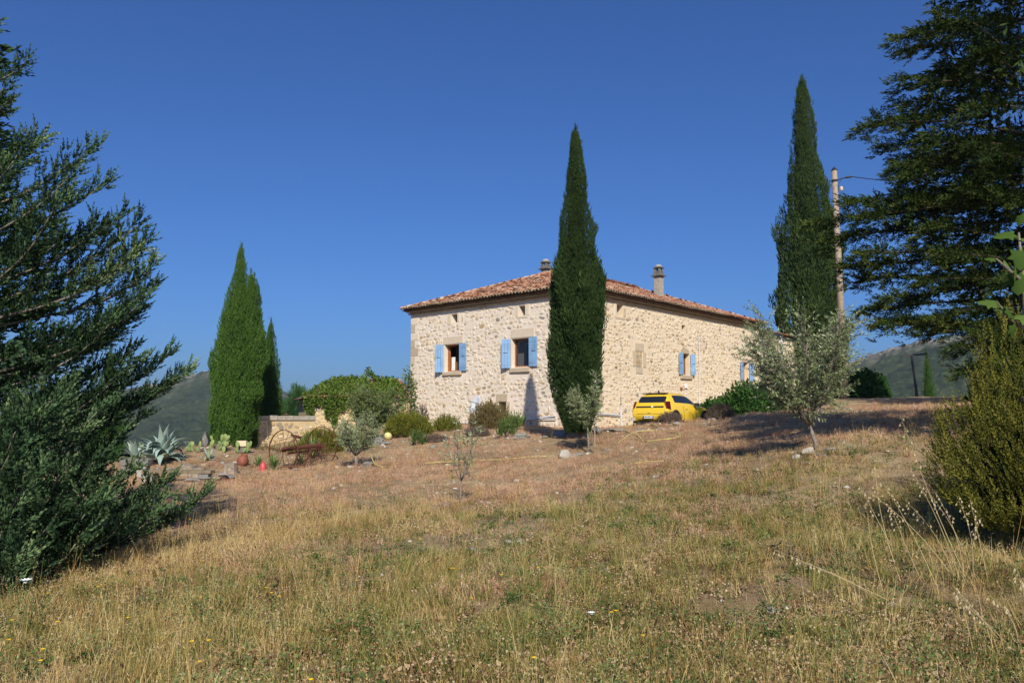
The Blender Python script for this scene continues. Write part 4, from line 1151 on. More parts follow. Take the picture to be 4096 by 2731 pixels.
for (x_, y_, rx_, h_, lab_, sd_) in ((13.7, 20.5, 1.7, 2.9, 'dark leafy shrub under the right conifer behind the rosemary', 201),):
    bush('dark_shrub', Vector((x_, y_, H(x_, y_))), rx_, rx_*.8, h_, 3200, M['con_dark'], lab_, sd_, leafb, .22, tint0=.4, outw=.8, upw=.3, jitter=.6, lump=.6)
# far trees beyond the garden wall
for (px, D, hh, ww, lab, sd_) in ((1196, 150, 6.5, 4.6, 'layered dark cedar beyond the garden wall', 95), (1145, 160, 3.6, 3.5, 'small round tree left of the far cedar', 96)):
    p = W(px, 1655, D); p.z -= 1.2
    bush('far_tree', p, ww/2, ww/2, hh, 2600, M['shrub_green'], lab, sd_, sp, .9, tint0=.45, cat='tree', outw=1.0, upw=.2)
p = W(850, 1820, 60); p.z = H(p.x, p.y)-.2
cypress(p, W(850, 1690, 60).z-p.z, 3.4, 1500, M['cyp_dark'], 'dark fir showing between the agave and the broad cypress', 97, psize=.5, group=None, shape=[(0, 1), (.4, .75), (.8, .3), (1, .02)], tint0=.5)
p = W(3860, 1580, 55); p.z = H(p.x, p.y)-.2
bush('far_tree', p, 1.5, 1.5, 2.6, 800, M['shrub_green'], 'dim tree below the right conifer on the crest', 98, sp, .5, tint0=.3, cat='tree')

# ------------------------------------------------------------------ garden wall, outbuilding, vine
gw = empty('garden_wall', (0, 0, 0), 0, 'low ochre rubble wall with flat coping left of the outbuilding', 'wall')
wa = W(1012, 1662, 40.5); wb = W(1262, 1655, 43.2)
def between(P0, P1, thick):
    a = Vector((P0.x, P0.y, 0)); b = Vector((P1.x, P1.y, 0)); L = (b-a).length; d = (b-a).normalized(); n = Vector((d.y, -d.x, 0))
    return (lambda s, o, z: a+d*s+n*o+Vector((0, 0, z))), L
PG, LG = between(wa, wb, .3)
M['mortar_ochre'] = m_ramp('mortar_ochre', [(0, (.36, .27, .15)), (.5, (.54, .42, .24)), (1, (.62, .51, .33))], nscale=2, namp=.5, bmp=.8, bscale=18)
panel_box(MB(), PG, -.5, LG, -1, wa.z-.22, -.35, 0).build('wall', M['mortar_ochre'], gw)
mb = MB(); 
for k in range(9): panel_box(mb, PG, -.5+(LG+.5)*k/9+.01, -.5+(LG+.5)*(k+1)/9-.01, wa.z-.218, wa.z+random.uniform(-.02, .02), -.42, .07, random.uniform(.2, .5))
mb.build('coping', M['concrete'], gw)
C0s, A0s = C0.copy(), A0
def rub2(P, L, z0, z1, parent, seed, skip=.1):
    global stones
    stones = []; rubble(P, L, z0, z1, [], True, seed, 1.15)
    k = 0
    for (sz, vs, fs, t, nm) in stones:
        MB().add(vs, fs, random.choice((random.uniform(.1, .26), random.uniform(.5, .8), random.uniform(.3, .4)))).build('stone', M['stone'], parent)
# stones on the wall are placed with the house frame in mind, so give them plain positions
def plain(P): return lambda s, n, z: P(s, n, z)
rub2(plain(PG), LG, -.2, wa.z-.25, gw, 61)
t0 = wa.z-.62
xp = PG(.75, .05, 0)
def pg_at(px, py, off=.05):
    d = ray(px, py); n = PG(0, 1, 0)-PG(0, 0, 0); o_ = Vector((0, 0, CAMZ)); t = (PG(0, off, 0)-o_).dot(n)/d.dot(n); return o_+d*t
MB().tube([pg_at(1012, 1686), pg_at(1068, 1687), pg_at(1069, 1752)], .028, 6).build('pipe', M['white_paint'], gw)

# shed with tiled roof behind the wall
shd = empty('tiled_shed', (0, 0, 0), 0, 'low shed with red tile roof behind the garden wall', 'shed')
sa = W(1018, 1652, 46); sb_ = W(1146, 1657, 46.6)
PS, LS = between(sa, sb_, 2)
zt = W(1060, 1636, 47.5).z
panel_box(MB(), PS, 0, LS, -.5, sa.z-.08, -2.4, -.1).build('wall', M['mortar_ochre'], shd)
mb = MB(); mb.add([PS(-.1, .1, sa.z-.06), PS(LS+.1, .1, sa.z-.06), PS(LS*.8, -2.4, zt), PS(-.1, -2.4, zt)], [(0, 1, 2, 3)]); mb.build('roof', M['tile_under'], shd)
dS = (PS(1, 0, 0)-PS(0, 0, 0)); nS = (PS(0, -2.5, zt)-PS(0, .1, sa.z-.06)).normalized()
for k in range(int(LS/.2)):
    for j in range(6):
        if k*.2 > LS-(LS*.2)*(j/6)-.1: continue
        vs, fs = tile_shape(PS(.05+k*.2, .1, sa.z-.03)+nS*(j*.4), dS, -nS, dS.cross(nS)*(1 if dS.cross(nS).z > 0 else -1), .098, .08, .46)
        MB().add(vs, fs, random.uniform(.1, .8)).build('tile', M['tile'], shd)
fin = W(1080, 1640, 46.8)
mb = MB(); mb.lathe([(.001, 0), (.09, .0), (.11, .10), (.07, .22), (.04, .27), (.055, .32), (.03, .38), (.001, .4)], (0, 0, 0), 10)
bd = mb.build('dove_figure', M['cream'], None, smooth_=True); bd.location = fin-Vector((0, 0, .12))
set_props(bd, 'small pale bird shaped figure sitting on the red tile roof of the shed', 'figure')

# outbuilding
ob = empty('stone_outbuilding', (0, 0, 0), 0, 'ochre stone outbuilding with tile roof half buried under ivy', 'building')
oa = W(1240, 1590, 44.2); obb = W(1650, 1580, 46.5)
PO, LO = between(oa, obb, 4)
ze = oa.z-.02
panel_box(MB(), PO, 0, LO, -1.2, ze, -4, 0).build('wall', M['mortar_ochre'], ob)
rub2(plain(PO), LO, -.3, ze-.05, ob, 62)
zr = W(1480, 1525, 48).z
mb = MB(); mb.add([PO(-.3, .3, ze), PO(LO, .3, ze), PO(LO, -2, zr), PO(1.8, -2, zr), PO(-.3, -4.2, ze), PO(LO, -4.2, ze)], [(0, 1, 2, 3), (0, 3, 4), (3, 2, 5, 4)])
mb.build('roof', M['tile_under'], ob)
dO = PO(1, 0, 0)-PO(0, 0, 0); uO = (PO(0, -2, zr)-PO(0, .3, ze)).normalized(); nO = dO.cross(uO); nO = nO if nO.z > 0 else -nO
mb = MB()
for k in range(int((LO+.3)/.2)):
    for j in range(8):
        if j*.34 > 2.6: break
        if k*.2 < j*.28: continue
        vs, fs = tile_shape(PO(-.2+k*.2, .36, ze+.02)+uO*(j*.34), dO, -uO, nO, .098, .08, .44)
        if k % 1 == 0: mb.add(vs, fs, random.random())
set_props(mb.build('roof_tiles', M['tile'], ob), kind='stuff')
vn = empty('ivy_vine', oa, 0, 'bright green ivy spread over the outbuilding roof and hanging down its wall', 'ivy')
r = np.random.default_rng(5); P_ = []; D_ = []; S_ = []; T_ = []
def vine_pts(n, s0, s1, fz, depth):
    for _ in range(n):
        s = r.uniform(s0, s1); k = r.random()
        yield s, k
Pn = []
for _ in range(7500):
    s = r.uniform(-.35, LO*.93); k = r.random()
    top = ze+(zr-ze)*k; o_ = .35-2.4*k
    if s < k*2.1-.5: continue
    bumpz = .10+.30*fbm(s*.9, k*2.3, 8, 3)+ (.62*math.exp(-((s-3.7)/.28)**2)*(k > .7)) + .10*math.exp(-((s-4.2)/1.6)**2)*k
    Pn.append(PO(s, o_, top+bumpz*r.uniform(.5, 1.0)))
hang = [(.05, 1.5, .12), (.35, .55, .2), (1.35, 1.6, .16), (1.75, .8, .2), (.7, .5, .5), (2.3, .5, .4), (-.2, .8, .12), (2.9, .9, .3), (.95, 1.2, .1)]
for (s, L, w_) in hang:
    for _ in range(int(330*L*max(w_, .15)/.16)):
        t = r.random(); Pn.append(PO(s+r.normal(0, w_)*(1-t*.6), .12+.25*(1-t)*r.random()+.05, ze+.12-t*L))
Pn = np.array([tuple(v-oa) for v in Pn]); m_ = len(Pn)
D_ = np.c_[r.normal(-.1, .6, m_), r.normal(-.5, .6, m_), r.normal(.1, .7, m_)]
V, F, T = scatter(leafb[0], leafb[1], Pn, frames(D_), r.uniform(.10, .19, m_), r.normal(.5, .18, m_), leafb[2])
mesh_np('foliage', V, F, M['vine'], vn, T)
mb = MB()
for (s, L, w_) in hang: mb.tube([PO(s, .08, ze+.1)-oa, PO(s+.06, .07, ze-L*.5)-oa, PO(s, .06, ze-L)-oa], [.014, .01, .004], 4)
mb.build('stem', M['bark'], vn)

# ------------------------------------------------------------------ satellite dish
dd = W(1905, 1618, 36.4)
dish = empty('satellite_dish', (dd.x, dd.y, H(dd.x, dd.y)), 0, 'white satellite dish seen edge on in front of the left house wall', 'satellite dish')
zc = dd.z-dish.location.z
rot = Vector((-.80, -.50, .33)).to_track_quat('Z', 'Y').to_matrix()
mb = MB(); mb.lathe([(.001, .0), (.15, .006), (.3, .03), (.42, .062), (.43, .066), (.42, .072), (.3, .04), (.001, .012)], (0, 0, zc), 28, M=rot)
mb.build('reflector', M['white_paint'], dish, smooth_=True)
ax = rot @ Vector((0, 0, 1))
MB().tube([Vector((0, 0, zc))+rot @ Vector((.38, 0, .03)), Vector((0, 0, zc))+ax*.45+rot @ Vector((.16, 0, 0))], .015, 5).build('arm', M['iron'], dish)
MB().tube([Vector((0, 0, zc))+ax*.42+rot @ Vector((.14, 0, 0)), Vector((0, 0, zc))+ax*.54+rot @ Vector((.18, 0, 0))], .035, 8).build('receiver', M['concrete'], dish)
MB().tube([(0, .12, -.1), (0, .12, zc), (0, .02, zc)], .025, 6).build('mast', M['pvc'], dish)

# ------------------------------------------------------------------ utility pole and line
pt = W(3337, 682, 42); pb = G(3372, 42)
pole = empty('utility_pole', pb, 0, 'weathered round wooden utility pole beside the tall cypress', 'utility pole')
v = pt-pb
MB().tube([(0, 0, -.3), v*.5, v], [.19, .165, .14], 12).build('post', M['pole_wood'], pole, smooth_=True)
mb = MB(); mb.lathe([(.17, 0), (.001, .22)], v, 12); mb.build('cap', M['iron'], pole)
mb = MB(); mb.lathe([(.155, 0), (.16, .02), (.16, .08), (.155, .1)], v+Vector((0, 0, -.62)), 12); mb.build('band', M['iron'], pole)
MB().tube([v+Vector((-.3, -.05, -.62)), v+Vector((0, -.17, -.6)), v+Vector((.32, -.15, -.5)), v+Vector((.55, -.2, -.45))], .03, 6).build('bracket', M['iron'], pole)
MB().tube([v+Vector((.52, -.2, -.45)), v+Vector((.80, -.25, -.42))], .06, 8).build('insulator', M['iron'], pole)
lp = MB(); lp.lathe([(.001, -.12), (.07, -.1), (.09, 0), (.05, .12), (.001, .14)], v+Vector((.28, -.15, -1.05)), 10); lp.build('lamp', M['cream'], pole)
MB().tube([v+Vector((.30, -.12, -.55)), v+Vector((.12, -.2, -.8)), v+Vector((.1, -.2, -1.2)), v+Vector((.26, -.2, -1.35)), v+Vector((.33, -.17, -1.1))], .014, 5).build('cable', M['iron'], pole)
a_ = pt+Vector((.80, -.25, -.42)); e_ = W(4400, 650, 36)
pts = [a_.lerp(e_, t)-Vector((0, 0, 1.2*t*(1-t)*2)) for t in np.linspace(0, 1, 16)]
ln = MB().tube(pts, .024, 5).build('power_line', M['iron'], None)
set_props(ln, 'black overhead cable running from the pole into the right conifer', 'cable')
b = G(3662, 45)
fr = empty('metal_frame', b, 0, 'dark T shaped metal post on the crest of the slope', 'post')
tp = W(3645, 1420, 45)-b
MB().tube([(0, 0, -.3), tp*1.0], [.085, .07], 4).build('upright', M['iron'], fr)
MB().box(tp+Vector((.15, 0, 0)), (1.5, .1, .09), M=Matrix.Rotation(R(-5), 3, 'Y')).build('crossbar', M['iron'], fr)
MB().tube([(-.15, 0, 0), (-.15, 0, .85), (-.03, 0, .88)], .03, 5).build('brace', M['iron'], fr)

# ------------------------------------------------------------------ hay rake
def wheel_obj(par, c, r_, nrm, name='wheel', spokes=14):
    w = empty(name, c); w.parent = par
    nrm = Vector(nrm).normalized(); a = nrm.cross(Vector((0, 0, 1))).normalized(); b = nrm.cross(a)
    Mx = Matrix((a, b, nrm)).transposed()
    mb = MB(); n = 40
    vs = []; fs = []
    for (rr_, zz) in ((r_, -.02), (r_, .02), (r_-.022, .02), (r_-.022, -.02)):
        for k in range(n): t = 2*PI*k/n; vs.append(Mx @ Vector((rr_*math.cos(t), rr_*math.sin(t), zz)))
    for q in range(4):
        for k in range(n): fs.append((q*n+k, q*n+(k+1) % n, ((q+1) % 4)*n+(k+1) % n, ((q+1) % 4)*n+k))
    mb.add(vs, fs); mb.build('rim', M['rust'], w)
    for k in range(spokes):
        t = 2*PI*(k+.3)/spokes; MB().tube([Mx @ Vector((.05*math.cos(t), .05*math.sin(t), .05*(-1)**k)), Mx @ Vector(((r_-.01)*math.cos(t), (r_-.01)*math.sin(t), 0))], .009, 4).build('spoke', M['rust'], w)
    mb = MB(); mb.lathe([(.001, -.09), (.05, -.09), (.065, -.03), (.065, .03), (.05, .09), (.001, .09)], (0, 0, 0), 10, M=Mx); mb.build('hub', M['rust'], w)
hb = G(1200, 28.2)
rake = empty('hay_rake', hb, 0, 'rusty horse drawn hay rake with two tall spoked wheels', 'hay rake')
w1 = W(1134, 1800, 27.4)-hb; w2 = W(1285, 1786, 28.9)-hb
axd = (w2-w1).normalized(); nrmw = Vector((axd.x, axd.y*1.1, 0)).normalized()
nrmw = Vector((math.sin(R(30)), math.cos(R(30)), 0))
wheel_obj(rake, w1, .69, nrmw); wheel_obj(rake, w2, .72, nrmw)
MB().tube([w1-nrmw*.1, w2+nrmw*.1], .035, 8).build('axle', M['rust'], rake)
MB().tube([w1+Vector((0, -.15, .05)), w2+Vector((0, -.15, .08))], .055, 6).build('beam', M['rust'], rake)
MB().tube([w1+Vector((.1, .2, -.12)), w2+Vector((-.05, .2, -.1))], .04, 6).build('beam', M['rust'], rake)
side_ = Vector((axd.y, -axd.x, 0)).normalized()
for k in range(20):
    p = w1.lerp(w2, (k+.8)/21.5)
    pts = [p+side_*x+Vector((0, 0, z)) for x, z in ((.05, .02), (.28, .10), (.48, -.02), (.55, -.25), (.46, -.48), (.28, -.62))]
    MB().tube(pts, .008, 4).build('tine', M['rust'], rake)
mb = MB(); rs = Matrix.Rotation(R(15), 3, 'Y')
mb.lathe([(.001, 0), (.12, .012), (.19, .05), (.2, .09)], w1.lerp(w2, .3)+Vector((0, 0, .38)), 14, M=rs); mb.build('seat', M['rust'], rake)
MB().tube([w1.lerp(w2, .3)+Vector((.02, .05, 0)), w1.lerp(w2, .3)+Vector((-.06, 0, .25)), w1.lerp(w2, .3)+Vector((0, 0, .38))], .018, 5).build('seat_spring', M['rust'], rake)
MB().tube([w1.lerp(w2, .4), w1.lerp(w2, .35)+Vector((.1, -.7, -.5)), Vector((.1, -1.4, -.02))+w1*.0], .03, 5).build('shaft', M['rust'], rake)
MB().tube([w1.lerp(w2, .75), w1.lerp(w2, .5)+Vector((.25, -.7, -.5)), Vector((.5, -1.3, 0.0))], .03, 5).build('shaft', M['rust'], rake)
MB().tube([Vector((-.2, -1.25, .03)), Vector((.75, -1.35, .05))], .025, 5).build('crossbar', M['rust'], rake)
mb = MB()
mb.tube([w1+Vector((.1, 0, .0)), w1.lerp(w2, .25)+Vector((0, 0, .35)), w1.lerp(w2, .3)+Vector((0, 0, .5)), w1.lerp(w2, .45)+Vector((0, 0, .3))], .014, 4)
mb.build('lever', M['rust'], rake)

# ------------------------------------------------------------------ garden plants with big leaves
def strap_leaf(L, w, bend, tilt, az_, tint, fold=.25, seg=7, roll=0, tipb=0):
    pts = []; p = Vector((0, 0, 0)); th_ = tilt
    for i in range(seg+1):
        pts.append((p.copy(), th_)); p = p+Vector((math.cos(th_), 0, math.sin(th_)))*(L/seg)
        th_ -= bend/seg*(.4+1.6*i/seg) + (tipb/seg if i > seg*.6 else 0)
    vs = []; fs = []
    for i, (p, th_) in enumerate(pts):
        t = i/seg; ww = w*(.75+.6*math.sin(PI*min(1, t*1.15)))*(1-t**3)*.62+.004
        up_ = Vector((-math.sin(th_), 0, math.cos(th_)))
        for s_, f_ in ((-1, fold), (-.45, fold*.1), (0, 0), (.45, fold*.1), (1, fold)):
            vs.append(p+Vector((0, s_*ww, 0))+up_*(abs(s_)**1.6*f_*ww*1.2))
        for s_ in (.8, -.8): vs.append(p+Vector((0, s_*ww, 0))-up_*ww*.14*(1-t*.7)+up_*(abs(s_)**1.6*fold*ww*1.0))
    for i in range(seg):
        a = i*7; b_ = a+7
        order = [0, 1, 2, 3, 4, 5, 6]
        for k in range(7):
            k2 = (k+1) % 7; fs.append((a+order[k], a+order[k2], b_+order[k2], b_+order[k]))
    Rz = Matrix.Rotation(az_, 3, 'Z')
    return [Rz @ v for v in vs], fs
def agave(base, n, L, w, label, seed, tint=.5):
    root = empty('agave_plant', base, 0, label, 'agave')
    random.seed(seed)
    for k in range(n):
        t = k/n; az_ = k*2.4+random.uniform(-.2, .2); tilt = R(6+72*t**.6+random.uniform(-8, 8))
        vs, fs = strap_leaf(L*random.uniform(.85, 1.1)*(.8+.25*t), w*random.uniform(.85, 1.15), R(random.choice((20, 35, 60, 100, 140, 170)) if t > .12 else 12), tilt, az_, 0, tipb=random.choice((0, .3, .8, 1.4)))
        MB().add(vs, fs, tint+random.uniform(-.25, .22)+(.45 if random.random() < .12 else 0)).build('leaf', M['agave'], root, smooth_=True)
    return root
agave(G(668, 27.3)+Vector((0, 0, .05)), 64, 1.22, .18, 'huge blue grey agave with folded leaves by the left conifer', 4)
agave(G(560, 27.8), 16, .95, .10, 'smaller agave half hidden under the left conifer branches', 9, .6)
agave(G(852, 27.6), 13, .55, .055, 'small upright agave in front of the prickly pears', 5, .6)
def spiky(px, D, n, L, w, label, seed, cat='yucca'):
    root = empty('yucca_plant', G(px, D), 0, label, 'yucca'); random.seed(seed); mb = MB()
    for k in range(n):
        az_ = k*2.4; tilt = R(random.uniform(-5, 85))
        c = Vector((0, 0, random.uniform(.05, .3)*L)); l_ = L*random.uniform(.75, 1.1)
        d = Vector((math.cos(az_)*math.cos(tilt), math.sin(az_)*math.cos(tilt), math.sin(tilt))); s_ = Vector((-math.sin(az_), math.cos(az_), 0))*w
        sagz = Vector((0, 0, -.12*l_*math.cos(tilt)))
        mb.add([c-s_*.5, c+s_*.5, c+d*l_*.5+s_, c+d*l_*.5-s_, c+d*l_+sagz], [(0, 1, 2, 3), (3, 2, 4)], random.uniform(.15, .95))
    mb.build('foliage', M['yucca'], root)
    MB().tube([(0, 0, -.1), (0, 0, .3*L)], [.07, .05], 7).build('trunk', M['bark'], root)
spiky(1048, 27.0, 60, .42, .018, 'low green yucca left of the small red canister', 1)
spiky(1108, 26.8, 80, .52, .02, 'yucca with cream edged leaves right of the small red canister', 2)
spiky(1262, 29.6, 90, .75, .025, 'large dark yucca inside the second hay rake wheel', 3)
spiky(1235, 30.6, 60, .85, .022, 'tall yucca behind the hay rake seat', 6)
spiky(1215, 27.9, 50, .45, .02, 'small yucca under the hay rake axle', 7)
for (px, D, n, lab, sd_) in ((890, 29.2, 15, 'prickly pear cactus with stacked round pads behind the small agave', 1), (955, 29.0, 10, 'prickly pear cactus beside the cream box', 2), (800, 28.9, 8, 'prickly pear pads right of the huge agave', 3), (600, 29.5, 12, 'yellowish prickly pear behind the huge agave', 4)):
    root = empty('prickly_pear', G(px, D), 0, lab, 'cactus'); random.seed(sd_)
    heads = [(Vector((random.uniform(-.4, .4), random.uniform(-.2, .2), .0)), 0) for _ in range(4)]
    cnt = 0
    while cnt < n and heads:
        p, lv = heads.pop(0)
        h_ = random.uniform(.09, .13); an = random.uniform(-.6, .6); az_ = random.uniform(-.8, .8)
        up_ = Vector((math.sin(an), 0, math.cos(an))); Mx = Matrix.Rotation(az_, 3, 'Z') @ Matrix.Rotation(an, 3, 'Y')
        mb = MB(); mb.lathe([(.001, 0), (.03, .01), (.07, .06), (.088, .14), (.075, .22), (.04, .265), (.001, .28)], (0, 0, 0), 10)
        mb.v = [tuple((Mx @ Vector((v[0]*h_/.14, v[1]*.22, v[2]*h_/.14)))+p) for v in mb.v]
        mb.t = [random.uniform(.3, .9)]*len(mb.v)
        mb.build('pad', M['cactus'], root, smooth_=True)
        cnt += 1; top = p+(Mx @ Vector((0, 0, .26*h_/.14)))
        if lv < 2:
            for _ in range(random.choice((1, 2))): heads.append((top+(Mx @ Vector((random.uniform(-.06, .06), 0, -.02))), lv+1))

# fig branch at the right edge
fb = W(4270, 1750, 5.2)
fig = empty('fig_branch', fb, 0, 'grey fig branch with a few large lobed leaves at the right edge', 'branch')
br = [Vector((3.95, 5.4, H(3.95, 5.4)-.1)), W(4270, 1750, 5.2), W(4190, 1500, 5.15), W(4105, 1290, 5.1), (W(4088, 1080, 5.05)), W(4075, 930, 5.0)]
br2 = [W(4120, 1330, 5.1), W(4040, 1275, 5.0), W(3985, 1205, 4.95)]
br3 = [W(4095, 1130, 5.05), W(4030, 1075, 5.0), W(3985, 1035, 4.95)]
MB().tube([p-fb for p in br], [.034, .028, .022, .015, .01, .006], 7).build('twig', M['bark_grey'], fig, smooth_=True)
MB().tube([p-fb for p in br2], [.014, .01, .005], 6).build('twig', M['bark_grey'], fig)
MB().tube([p-fb for p in br3], [.012, .009, .005], 6).build('twig', M['bark_grey'], fig)
def fig_leaf(p, d_, L, nrm, tint):
    d_ = Vector(d_).normalized(); s_ = d_.cross(Vector(nrm)).normalized(); n_ = s_.cross(d_)
    out = [(0, 0), (.14, .20), (.42, .12), (.34, .36), (.50, .52), (.28, .58), (.20, .82), (0, 1), (-.20, .82), (-.28, .58), (-.50, .52), (-.34, .36), (-.42, .12), (-.14, .20)]
    vs = [p+s_*(a*L)+d_*(b*L)+n_*(-(abs(a)*.35+b*b*.25)*L) for a, b in out]; vs.append(p+d_*(.45*L))
    m_ = len(out); fs = [(k, (k+1) % m_, m_) for k in range(m_)]
    MB().add(vs, fs, tint).build('leaf', M['fig'], fig, smooth_=True)
random.seed(4)
for (px, py, D, dx, dz, L) in [(4060, 925, 5.0, -.9, -.1, .15), (4070, 905, 5.0, .3, .8, .12), (4075, 960, 5, .8, .2, .14), (4090, 985, 5.02, -.2, -.9, .15), (4080, 1080, 5.05, -.3, -.8, .16), (4060, 1060, 5, .3, -.7, .13),
                               (3990, 1035, 4.95, -.8, .2, .07), (4040, 1080, 5, -.2, .9, .07), (4000, 1210, 4.95, -.9, .25, .12), (4015, 1220, 4.95, .6, -.5, .12), (4050, 1275, 5, .9, .3, .15), (4060, 1285, 5, .2, -.9, .11), (4095, 1150, 5.05, .9, .2, .14), (4030, 1250, 4.97, -.4, .7, .09), (4110, 1300, 5.1, .7, -.5, .13)]:
    fig_leaf(W(px, py, D)-fb, (dx, random.uniform(-.4, .3), dz), L*1.05, (random.uniform(-.4, .4), -.6, .9), random.uniform(.2, .95))

# ------------------------------------------------------------------ small things
def rock(px, D, s, label, seed, flat=.65, grp=None, tint=.5, name='rock', cat='rock', sink=.25, loc=None, sy=None):
    import bmesh
    bm = bmesh.new(); bmesh.ops.create_icosphere(bm, subdivisions=3, radius=1)
    rs = random.Random(seed); ofs = Vector((rs.uniform(0, 50), rs.uniform(0, 50), rs.uniform(0, 50)))
    pl = [(Vector((rs.gauss(0, 1), rs.gauss(0, 1), rs.gauss(0, .8))).normalized(), rs.uniform(.42, .8)) for _ in range(11)]
    for v in bm.verts:
        p = v.co.copy(); k = 1.0
        for n_, d_ in pl:
            dt = p.dot(n_)
            if dt > d_: p -= n_*(dt-d_)
        p *= 1+.12*mnoise.noise(p*2.2+ofs)+.05*mnoise.noise(p*6+ofs)
        v.co = Vector((p.x*s, p.y*(sy or s*.8), p.z*s*flat))
    me = bpy.data.meshes.new(name); bm.to_mesh(me); bm.free()
    at = me.attributes.new('tint', 'FLOAT', 'POINT'); at.data.foreach_set('value', np.full(len(me.vertices), tint, np.float32))
    me.materials.append(M['rock']); o = bpy.data.objects.new(name, me); COL.objects.link(o)
    o.location = loc if loc is not None else G(px, D, s*flat*(1-sink*2)*.8); o.rotation_euler = (0, 0, rs.uniform(0, 6))
    return set_props(o, label, cat, grp)
for a in [(1205, 26.5, .17, 'pale flat rock left of the small olive trunk', 1, .5), (1412, 25.6, .22, 'whitish rock against the foot of the small olive tree', 2, .45), (1480, 25.4, .26, 'dark lichened boulder beside the yellow hose end', 3, .65),
          (1507, 32, .40, 'dark boulder left of the yellow ball', 4, .75), (1557, 31.3, .35, 'flat grey slab under the yellow ball', 5, .3), (2095, 28.3, .40, 'grey speckled boulder on the bank below the house', 6, .6),
          (2262, 23.6, .36, 'pale angular rock left of the staked olive sapling', 7, .55), (2320, 27.0, .42, 'big pale rock at the foot of the dark cypress', 8, .5), (2390, 27.6, .32, 'tall pitted rock right of the dark cypress', 9, 1.0), (2240, 28.2, .38, 'shaded rock in the shadow of the dark cypress', 10, .6),
          (2440, 28.8, .55, 'low ledge of grey rock left of the hose loop', 11, .3), (2700, 29.3, .16, 'grey rock on the bank behind the car', 12, .7), (2845, 29.5, .2, 'rock under the shaded lavender clump', 13, .6),
          (3172, 14.7, .11, 'dull white stone left of the large olive foot', 14, .8), (3225, 14.8, .16, 'large cream stone against the large olive trunk', 15, .85), (3270, 14.6, .10, 'small round grey stone right of the large olive trunk', 16, .7), (3300, 15.0, .18, 'flat stone furthest right of the large olive ring', 17, .3), (3207, 15.1, .11, 'small cream stone behind the olive ring', 18, .7),
          (1958, 14.6, .09, 'small white stone in the green grass right of the thin sapling', 19, .7), (1930, 14.9, .06, 'tiny white stone beside the small white stone', 20, .6), (1770, 14.6, .28, 'low brown stone at the foot of the thin sapling', 21, .25),
          (700, 25.8, .22, 'flat grey rock in front of the huge agave', 22, .45), (650, 26, .15, 'small grey rock left of the tree stumps', 23, .4), (960, 27.3, .16, 'white rock beside the rusty jar', 24, .7), (3360, 34, .35, 'pale rock in the deep shade below the pole', 25, .4),
          (1740, 28.6, .2, 'dark rock on the bank below the broom', 26, .6), (2180, 27.9, .18, 'small buff rock on the bank left of the shaded rock', 27, .7), (1960, 27.2, .16, 'buff stone block on the slope below the bushes', 28, .6), (2560, 27.4, .3, 'broken ledge rock inside the hose loop', 29, .25),
          (2640, 27.9, .24, 'flat rock by the crossing of the hose', 30, .3), (2310, 23.9, .2, 'second rock just left of the stake', 31, .4), (2420, 24.2, .22, 'flat rock right of the stake', 32, .25)]:
    rock(a[0], a[1], a[2], a[3], a[4], a[5]*.8, tint={2: .75, 7: .6, 8: .68, 14: .8, 15: .8, 19: .95, 20: .95, 3: .15, 4: .15, 10: .4, 21: .25, 24: .75}.get(a[4], .34))
def stump(px, D, r_, h, label, seed, tilt=0):
    root = empty('tree_stump', G(px, D, -.04), 0, label, 'stump', 'sawn stumps round the stone bench'); rs = random.Random(seed)
    n = 16; prof = [rs.uniform(.88, 1.08) for _ in range(n)]; vs = []; fs = []
    for z, q in ((0, 1.1), (h*.3, 1), (h*.8, .97), (h, .95)):
        for k in range(n):
            a = 2*PI*k/n; vs.append(Vector((math.cos(a)*r_*prof[k]*q, math.sin(a)*r_*prof[k]*q, z)))
    vs = [Matrix.Rotation(tilt, 3, 'Y') @ v for v in vs]
    for i in range(3):
        for k in range(n): fs.append((i*n+k, i*n+(k+1) % n, (i+1)*n+(k+1) % n, (i+1)*n+k))
    MB().add(vs, fs).build('trunk', M['old_wood'], root)
    MB().add([v+Vector((0, 0, .002)) for v in vs[-n:]], [tuple(range(n))]).build('cut_face', M['old_wood'], root)
stump(765, 24.9, .27, .34, 'tilted sawn stump at the left of the pair', 1, R(10)); stump(808, 24.3, .25, .29, 'upright sawn stump in front of the tilted one', 2); stump(941, 25.3, .21, .36, 'single sawn stump near the rusty jar', 3)
stump(545, 24.5, .2, .3, 'dark sawn log end under the conifer branches', 4)
# benches
bn = empty('plank_bench', G(735, 23.3), R(-4), 'long weathered plank laid low on flat stones', 'bench')
MB().box((0, 0, .30), (2.05, .30, .09), jit=.012).build('seat', M['wet_wood'], bn, bevel=.012)
MB().box((-.85, 0, .12), (.3, .28, .27), jit=.03, tint=.3).build('support', M['rock'], bn); MB().box((.8, 0, .12), (.3, .28, .27), jit=.03, tint=.3).build('support', M['rock'], bn)
bn = empty('stone_bench', G(565, 24.2), R(3), 'dark stone slab resting on a boulder under the conifer', 'bench')
MB().box((0, 0, .46), (.85, .32, .19), jit=.02, tint=.15).build('seat', M['rock'], bn, bevel=.02); MB().box((.2, 0, .18), (.3, .28, .36), jit=.04, tint=.5).build('support', M['rock'], bn, bevel=.03); MB().box((-.25, 0, .18), (.25, .25, .36), jit=.04, tint=.2).build('support', M['rock'], bn, bevel=.03)
